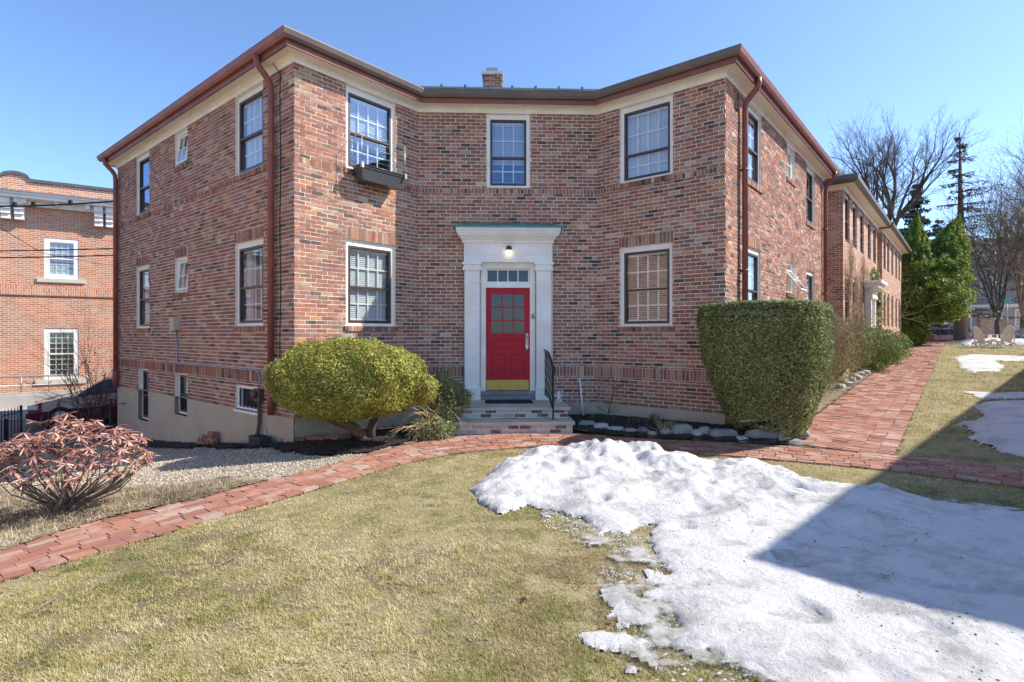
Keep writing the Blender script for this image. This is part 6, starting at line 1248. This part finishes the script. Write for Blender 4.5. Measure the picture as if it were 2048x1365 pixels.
# green street sign
sp = xyz((36.2, 40.2)); ss_ = empty('street_sign', sp, 'small green street sign on a thin pole behind the lawn chairs', 'sign'); m = MB(); m.tube([sp, sp+[-.15, 0, 3.2]], .035, 8); m.build('pole', M_grey, ss_); m = MB(); m.box(sp+[-.15, -.05, 3.1], (.42, .02, .34)); m.build('sign_panel', simple('green_sign', (.10, .42, .25), .5), ss_)
# adirondack chairs
def adirondack(p, rz, label):
    root = empty('lawn_chair', p, label, 'chair', None); root.rotation_euler = (0, 0, rz)
    def add(mb, name): o = mb.build(name, M_white, None, (0, 0, 0)); o.parent = root
    lean = lambda x, z: (x, .28+.30*(z-.25)/.75, z)
    for i in range(6):                     # back slats, tops along an arc
        x = (i-2.5)*.098; zt = 1.02-.16*(abs(i-2.5)/2.5)**2; m = MB(); m.obox((x-.044, .28, .22), (.088, 0, 0), (0, .30*(zt-.25)/.75, zt-.22), (0, .022, -.008), .5); add(m, 'back_slat')
    m = MB(); m.box((0, .47, .68), (.62, .03, .07)); m.box((0, .33, .36), (.60, .03, .07)); add(m, 'back_brace')
    m = MB()
    for i in range(5): m.obox((-.28, -.34+i*.13, .36-i*.035), (.56, 0, 0), (0, .115, -.03), (0, 0, .02), .5)
    add(m, 'seat')
    for s in (-1, 1):
        m = MB(); m.obox((s*.33-.07, -.42, .55), (.14, 0, 0), (0, .85, 0), (0, 0, .022), .5); add(m, 'armrest'); m = MB(); m.obox((s*.30-.012, -.36, 0), (.024, 0, 0), (0, .10, 0), (0, 0, .55), .5); add(m, 'front_leg')
        m = MB(); m.obox((s*.275-.012, -.36, .24), (.024, 0, 0), (0, .95, -.24), (0, 0, .11), .5); add(m, 'rear_leg'); m = MB(); m.obox((s*.33-.012, .36, .10), (.024, 0, 0), (0, .06, 0), (0, 0, .45), .5); add(m, 'arm_support')
    return root
pc = P3(1991+16, 684, 29.5); adirondack((pc[0]-.1, pc[1], float(H(pc[0], pc[1]))+.12), R(176), 'white slatted lawn chair seen square from behind at the right'); pc = P3(1974, 684, 30.); adirondack((pc[0], pc[1], float(H(pc[0], pc[1]))+.12), R(85), 'white slatted lawn chair seen from the side on the snow')
# stone bench by the walk
p = xyz(along(22.8, -walk_w-.55)); bn = empty('stone_bench', p, 'low pale stone bench on the left side of the brick walk', 'bench'); m = MB(); m.box(p+[0, 0, .42], (1.3, .4, .09), R(-51)); m.build('seat', M_stone if False else simple('pale_bench_stone', (.5, .48, .43), .9), bn)
for s in (-.45, .45): m = MB(); m.box(p+[s*math.cos(R(-51)), s*math.sin(R(-51)), .19], (.14, .34, .38), R(-51)); m.build('leg', simple('pale_bench_stone', (.5, .48, .43), .9), bn)
# neighbouring house to the right of the camera, whose shadow lies over the snow
nb0 = np.array([8.52, 4.52]); u2 = np.array([math.sin(R(46)), math.cos(R(46))]); v2 = np.array([math.sin(R(136)), math.cos(R(136))]); nb = empty('neighbour_house', (nb0[0], nb0[1], -1.7), 'brick house just outside the frame on the right casting its shadow across the snow', 'building'); Pn = [nb0+u2*.4+v2*.4, nb0+u2*34, nb0+u2*34+v2*11, nb0+u2*.4+v2*11]; cn = sum(Pn)/4; m = MB()
Wn = Wall(Pn[3], Pn[0], cn)
for i in range(4): wall_sheet(m, Wall(Pn[i], Pn[(i+1) % 4], cn), -2.5, 4.55, [])
m.build('wall', M_brick_orange, nb); m = MB(); o2 = .4; Qn = [nb0, nb0+u2*34.4, nb0+u2*34.4+v2*11.4, nb0+v2*11.4]; cen = sum(Qn)/4
for i in range(4): a, b_ = Qn[i], Qn[(i+1) % 4]; m.face([v3(a, 4.6), v3(b_, 4.6), v3(b_+(cen-b_)*.25, 5.6), v3(a+(cen-a)*.25, 5.6)], .5)
m.face([v3(a+(cen-a)*.25, 5.6) for a in Qn], .5); m.face([v3(a, 4.6) for a in Qn], .5); m.build('roof', M_slate, nb); m = MB()

# brick house across the drive on the left, outside the frame; the right hand windows mirror it
lh, Wl = row_house('brick_row_house', (-15.5, 8.0), 1.0, 'plain brick house outside the frame on the left of the lawn', depth=1.)
for o in list(lh.children): bpy.data.objects.remove(o)
lh.location = (-15., -2., -2.5); m = MB(); Pl = [(-15., 8.), (-15., -14.), (-24., -14.), (-24., 8.)]
for i in range(4):
    Wq = Wall(Pl[i], Pl[(i+1) % 4], (-19., -2.)); ops = [(1.5+k*3.4, 2.6+k*3.4, .2, 1.8) for k in range(0)] if i == 0 else []; wall_sheet(m, Wq, -3.5, 4.6, ops)
    if i == 0: Wq0, ops0 = Wq, ops
m.build('wall', M_brick_far, lh)
for o in ops0: window(lh, Wq0, *o, inner='none', cols=0, rec=.05, light=True)
m = MB(); m.face([(-14.6, 8.4, 4.6), (-14.6, -14.4, 4.6), (-19.5, -10, 6.6), (-19.5, 4, 6.6)]); m.face([(-24.4, 8.4, 4.6), (-24.4, -14.4, 4.6), (-19.5, -10, 6.6), (-19.5, 4, 6.6)]); m.face([(-14.6, 8.4, 4.6), (-24.4, 8.4, 4.6), (-19.5, 4, 6.6)]); m.face([(-14.6, -14.4, 4.6), (-24.4, -14.4, 4.6), (-19.5, -10, 6.6)]); m.build('roof', M_slate, lh)
